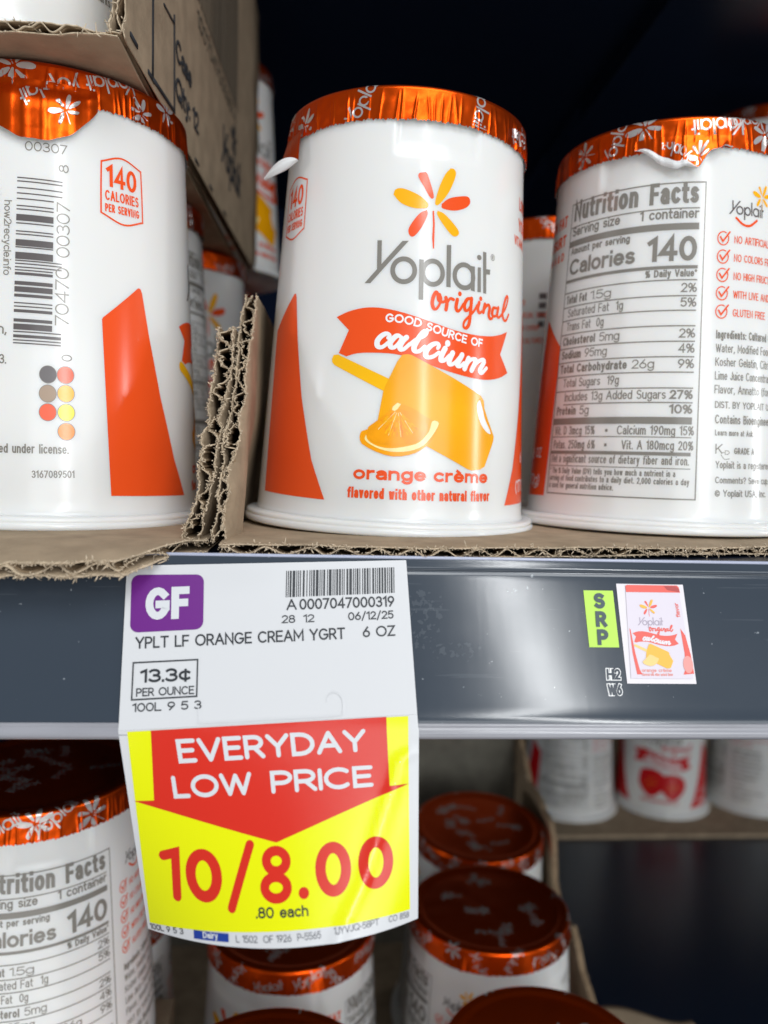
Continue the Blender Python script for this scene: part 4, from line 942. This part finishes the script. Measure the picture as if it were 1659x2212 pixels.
def floor_l(u, v, w):
    e = -61.6+13.5*sm(-52, -38.5, u)+.8*math.sin(u*.11); y = e+v
    d = max(0, -49.5-y)
    return Vector((u, y, -1.2+w-.0155*d*d-.05*d))
corr('tray_floor', tl, off(floor_l), -230, -38.2, 900, 240, 14, 2.1, 6.9, .75, 12, fib=2800, out=Vector((0, -.9, -.1)), fl=(.25, 1.3))

# ------------------------------------------------------------------ carton standing on the left cups
ca = empty('cardboard_case', (-56, 0, 95.4)); tag(ca, 'printed cardboard case stacked on top of the left upright cup', 'cardboard case')
CO = Vector((-56, 0, 95.4)); side_x = lambda y: -55.9+.026*(y+25)
def case_floor(u, v, w): return Vector((u, -39.6+.5*math.sin(u*.2)+v, 96.6+w-.35*max(0, 1-v/5)))-CO
corr('case_floor', ca, case_floor, -230, -57.0, 500, 210, 10, 2.0, 6.8, .6, 21, fib=260, out=Vector((0, -1, .2)))
def case_side(u, v, w):
    y = -37.5+3.5*sm(103, 97, u)*-1+2.2*math.sin(u*.21)+v
    return Vector((side_x(y)+w-1.2, y, u))-CO
def side_print(mb):
    sh = Sheet()
    sh.stroke([(4.0, 122), (4.4, 99.8), (-16.6, 98.2), (-16.4, 122)], 1.0, 'box_ink'); sh.stroke([(-6.5, 119.2), (3.6, 120.2)], .55, 'box_ink')
    text(sh, 'Case', 6.0, 113.2, 24.5, 113.6, 5.4, .16, 'box_ink'); text(sh, 'Qty: 12', 6.0, 103.9, 34.5, 105.6, 5.6, .16, 'box_ink')
    rnd = random.Random(31); y = 31
    while y < 106:
        w = rnd.choice((.7, .7, 1.4, 2.2)); sh.rect(y, 141.5, y+w, 186, 'box_ink2'); y += w+rnd.choice((.8, 1.0, 1.8))
    text(sh, '10070470003074', 32, 134.5, 104, 135.5, 4.6, .12, 'box_ink2')
    put(sh, logo_sh, 95, 118, 0, 57, 1.45, 0, 'box_ink', 1); put(sh, flower_sh, 100, 129, 0, 70, .7, 0, 'box_ink', 1)
    for y0, z0 in ((-34, 98.4), (-20.5, 97.5), (9, 97.3), (30, 97.2), (52, 97.2), (78, 97.2)): sh.rect(y0, z0, y0+5.2, z0+.9, 'box_ink', 1)
    mb.sheet(sh, lambda x, z, h: Vector((side_x(x)+.16+h, x, z))-CO, 6, 8)
corr('case_side', ca, case_side, 96.2, 208, 480, 207, 12, 2.3, 6.6, .8, 23, fib=200, out=Vector((.2, -1, .1)), flip=True, extra=side_print)

# ------------------------------------------------------------------ cups on the upper shelf
MIDROT = 9.7
t, lo, L = cup('white orange creme cup with the flower front and popsicle facing out', (0, 0, 0), MIDROT, (0.0252, -0.0087), 3, True,
    prints=[('l', 9.6, -1.1, .34, -100), ('l', -17, -2.6, .33, 62), ('l', 25.0, -3.6, .30, 190), ('f', 37, .6, .3, 40), ('f', -33, -4.6, .3, 10), ('f', -42, -1.0, .3, 70), ('l', -56, -2.6, .3, 30)])
TT, TC = Vector((-31.0, -14, 78.4)), Vector((-23.2, -18.8, 80.4))
Mi = (Matrix.Rotation(0.0087, 3, 'X') @ Matrix.Rotation(0.0252, 3, 'Y') @ Matrix.Rotation(R(MIDROT), 3, 'Z')).inverted()
def tab2(u, v):        # tear tab pulled out to the left, its hem folded back so the white reverse shows
    top = Vector(L.pt(-104+46*u-MIDROT, 5.4, .10))
    fold_ = Mi @ (TT.lerp(TC, u)+Vector((0, -.9*math.sin(math.pi*u), -.5*math.sin(math.pi*u)+.9*u*u)))
    o = Mi @ Vector((-.35, -.93, .05))
    if v <= .7:
        k = v/.7; return top.lerp(fold_, k**(.9+.5*u))+o*(.9*math.sin(math.pi*k)*(.4+.6*u)+.15*math.sin(9*u+5*k)*k)
    t = (v-.7)/.3; hh = 2.5*max(0, math.sin(math.pi*min(1, u*1.02)))**.75+.15
    return fold_+Vector((0, 0, 1))*hh*t+o*(.55*math.sin(math.pi*min(1, t*1.1))+.35*t)
tab(lo, tab2, 40, 30)
t, lo, L = cup('white cup turned to its bar code, calorie badge and colour dots', (-81.35, -2.19, 0), 114.9, (0.0172, -0.0004), 5, True,
    prints=[('l', (14-114.9)*KS*.93, -5.2, .36, 208), ('f', (22-114.9)*KS*.93, -8.2, .34, 15), ('f', (-1-114.9)*KS*.93, -1.5, .38, 200), ('l', (38-114.9)*KS*.93, -.8, .32, 195), ('f', (52-114.9)*KS*.93, -4.4, .30, 60), ('f', (68-114.9)*KS*.93, -1.2, .3, 10)])
def tab1(u, v):        # broad tongue hanging down over the bar code
    th = -26+u*58; ph = th-114.9
    x = (th-9)/24.0; ln_ = 15.6-8.8*min(1, abs(x)**2.3)*(1 if x < 0 else 1)+.25*math.sin(u*40)*.5
    ln_ = max(6.6, ln_)
    d = 3.6+v*(ln_-3.6)
    lift = .10+.25*min(1, v*3)+.9*math.sin(min(1, max(0, (d-5)/8))*math.pi*.8)*(1-min(1, abs(x)**2))+.05*math.sin(u*19+d)*v
    p = Vector(L.pt(ph, min(d, 7.0), lift)); 
    if d > 7: p.z -= d-7; a = R(ph); p += Vector((math.sin(a), -math.cos(a), 0))*.045*(d-7)
    return p
tab3_ = None
def tab_art(items):
    out = []
    for kind, u, v, k, rot in items:
        sh = Sheet(); put(sh, flower_sh if kind == 'f' else logo_sh, 0, 0, 0, 70 if kind == 'f' else 57, k, rot, 'silver', 1); out.append((sh, u, v))
    return out
def tab_mesh(lo, fn, W, Hh, items, nu=50, nv=24):
    mb = MB(); mb.grid(fn, [i/nu for i in range(nu+1)], [j/nv for j in range(nv+1)], 'foil', flip=True)
    for sh, u0, v0 in tab_art(items):
        vs, fs, ms = sh.cut(.6, .6); o = len(mb.v); ok = {}
        for i, (x, y, h) in enumerate(vs):
            u, v = u0+x/W, v0-y/Hh; ok[i] = .03 < u < .97 and .12 < v < (.97 if fn is not tab3_ else .66)
            p = Vector(fn(u, v)); a = (Vector(fn(u+.01, v))-p).cross(Vector(fn(u, v+.01))-p).normalized()
            if a.dot(Vector((p.x, p.y, 0))) < 0: a = -a
            mb.v.append(tuple(p+a*(.06+h*.5)))
        for f in fs:
            if all(ok[k] for k in f): mb.f.append([k+o for k in f]); mb.m.append(mb.mi('silver')); mb.smooth.append(True)
    return mb.build('pull_tab', lo)
tab_mesh(lo, tab1, 29.0, 10.0, [('f', .80, .50, .34, 15), ('l', .66, .10, .36, 208)])
t, lo, L = cup('white cup turned to its nutrition panel beside the middle cup', (71.32, 6.32, 0), -153.8, (0.0062, 0.0125), 9, True,
    prints=[('l', (-2+153.8)*.5, -1.9, .36, 185), ('f', (-34+153.8)*.5, -1.0, .40, 30), ('l', (-48+153.8)*.5, -2.5, .33, 70), ('f', (21+153.8)*.5, -3.0, .36, 200), ('l', (11+153.8)*.5, -.6, .28, 190), ('f', (-66+153.8)*.5, -3.5, .3, 80)])
def tab3(u, v):        # crumpled tab, its left hem folded back to the white side
    th = -38+u*42; ph = th+153.8; a = R(ph)
    prof_ = 2.4+5.2*sm(0, .40, u)*(1-sm(.62, .80, u))+1.0*sm(.62, .8, u)*(1-sm(.8, 1, u))+.3*math.sin(u*33)*sm(.2, .4, u)
    k = min(1, v/.72); d = 4.2+k*prof_
    lift = .12+.3*k+.9*k*sm(.25, .5, u)*(1-sm(.75, 1, u))+.15*math.sin(u*26+k*4)*k
    p = Vector(L.pt(ph, min(d, 6.8), lift))
    if d > 6.8: p.z -= d-6.8
    if v > .72:
        t = (v-.72)/.28; hh = 2.0*max(0, math.sin(math.pi*min(1, max(0, (u-.02)/.62))))**.8+.05
        p += Vector((0, 0, hh*t))+Vector((math.sin(a), -math.cos(a), 0))*(.45*math.sin(math.pi*min(1, t*1.1))+.22*t)
    return p
tab3_ = tab3
tab_mesh(lo, tab3, 21.0, 6.0, [('f', .66, .46, .26, 20), ('l', .42, .30, .22, 160)], 60, 34)

ROW = 'cups standing behind the front row'
cup('shaded cup behind the left cup, second in its row', (-88, 72, 0), -35, lid_seed=21, group=ROW)
cup('blurred cup with flower front, third in the row under the case', (-82, 143, 0), 38, lid_seed=22, group=ROW)
cup('blurred cup at the back of the row under the case', (-84, 215, 0), 70, lid_seed=21, group=ROW)
cup('shaded cup between the middle and right cups, recycling side out', (62, 84, 0), 135, lid_seed=22, group=ROW)
cup('blurred cup stacked high behind the middle cup, beside the case', (-75, 190, 97), 48, lid_seed=22, group='cups stacked on the second layer')
cup('cup lid peeping over the right nutrition cup', (208, 218, 99), 20, lid_seed=21, group='cups stacked on the second layer')
cup('cup standing inside the case above the left cup', (-95, -1.5, 98.0), -172, lid_seed=22)

# ------------------------------------------------------------------ lower shelf
LOW = 'orange lidded cups on the lower shelf'
Z0 = -240.6
cup('cup with nutrition panel under the left end of the rail', (-95.2, 18.5, -167.0), -89.3, lid_seed=31, hero=True,
    prints=[('f', (21+89.3)*.5, -2.2, .40, 10), ('l', (30+89.3)*.5, -1.3, .36, 35), ('f', (48+89.3)*.5, -3.0, .42, 50), ('l', (2+89.3)*.5, -3.0, .38, 30), ('f', (-14+89.3)*.5, -2.0, .36, 30)])
sup = box_obj('cardboard_case', (-131, -22, -240.4), (-64, 56, -167.1), 'kraft'); tag(sup, 'closed cardboard case under the left nutrition cup', 'cardboard case')
cup('cup half hidden by the left nutrition cup, its lid edge showing', (-99, 76, Z0), -70, lid_seed=32, group=LOW)
cup('cup directly below the hanging price tag', (-25.6, 66, Z0), -40, lid_seed=33, group=LOW)
cup('nearest cup below the price tag, only its lid edge in view', (-27.5, -6, Z0), 30, lid_seed=34, group=LOW)
cup('cup right of the price tag with its whole dark lid showing', (45.4, 73, Z0), 160, lid_seed=33, group=LOW)
cup('cup nearest the camera at the bottom right, cut off by the picture', (47.3, 1.2, Z0), 20, lid_seed=32, group=LOW)
cup('cup farthest back beside the tag, close under the rail', (53, 145, Z0), 110, (0.0, -.09), lid_seed=34, group=LOW)
lt = empty('cardboard_tray', (0, 0, -243.8)); tag(lt, 'shallow torn cardboard tray holding the lower dark lidded cups', 'tray')
LO = Vector((0, 0, -243.8)); dn = lambda S: (lambda u, v, w: S(u, v, w)-LO)
box_obj('tray_floor', (-138, -44, .1), (86, 200, 2.6), 'kraft', lt)
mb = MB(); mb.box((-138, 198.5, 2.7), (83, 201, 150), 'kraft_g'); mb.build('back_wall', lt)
# right wall: torn down to a curved edge
EDG = [(-44, -222), (0, -212), (40, -198), (62, -186), (84, -180), (97, -170), (110, -178), (134, -170), (129, -158), (126, -150), (134, -145), (172, -142), (194, -127), (198, -120)]
ys = [-44+242*i/242 for i in range(243)]
rnd = random.Random(5); rg = rag(rnd, 242, .9)
def topz(y):
    for (a, za), (b, zb) in zip([(-44, -222), (0, -212), (40, -198), (62, -186), (84, -180), (97, -170), (112, -176), (124, -168), (128, -150), (134, -145), (172, -142), (194, -127), (200, -120)], [(0, -212), (40, -198), (62, -186), (84, -180), (97, -170), (112, -176), (124, -168), (128, -150), (134, -145), (172, -142), (194, -127), (200, -120), (999, 0)]):
        if a <= y <= b: return za+(zb-za)*(y-a)/(b-a)
mb = MB(); pts = []
for sx, fl in ((84.0, True), (86.4, False)):
    P = [(sx, y, topz(y)+r+(0.6 if fl else 0)) for y, r in zip(ys, rg)]; pts += [Vector(p)-LO for p in P]
    n = len(P); V = [tuple(Vector(p)-LO) for p in P]+[tuple(Vector((sx, y, -241))-LO) for y in ys]
    mb.add(V, [([i, i+1, n+i+1, n+i] if fl else [n+i, n+i+1, i+1, i]) for i in range(n-1)], 'kraft')
n = len(ys); mb.add(pts, [(i, n+i, n+i+1, i+1) for i in range(n-1)], 'kraft_d')
fibres(mb, pts, rnd, 260, (.6, 2.2), .12, Vector((0, -.2, 1)))
mb.build('side_wall', lt)
corr('torn_flap', lt, dn(lambda u, v, w: Vector((u, 57+3*math.sin(u*.15)+v, -186.5-.10*(u-84)+w))), 85, 122, 150, 14, 4, 2.0, 6, .9, 41, fib=150)
st_ = empty('cardboard_tray', (240, 370, -243.9)); tag(st_, 'cardboard tray of strawberry cups at the back of the lower shelf', 'tray')
mb = MB(); mb.box((-100, -56, 0), (190, 95, 2.4), 'kraft'); mb.build('tray_floor', st_)
mb = MB(); mb.box((-100, 92, 2.5), (190, 95, 60), 'kraft'); mb.build('back_wall', st_)
SG = 'red and white strawberry cups in the back tray'
cup('strawberry cup turned to its text panel, left of three in the back tray', (166, 367, -241.4), -138, lid_seed=51, red=True, group=SG)
cup('strawberry cup showing its two red berries, between two others', (238, 370, -241.4), -22, lid_seed=52, red=True, group=SG)
cup('strawberry cup turned to its grey ingredients text at the picture edge', (310, 372, -241.4), 152, lid_seed=51, red=True, group=SG)
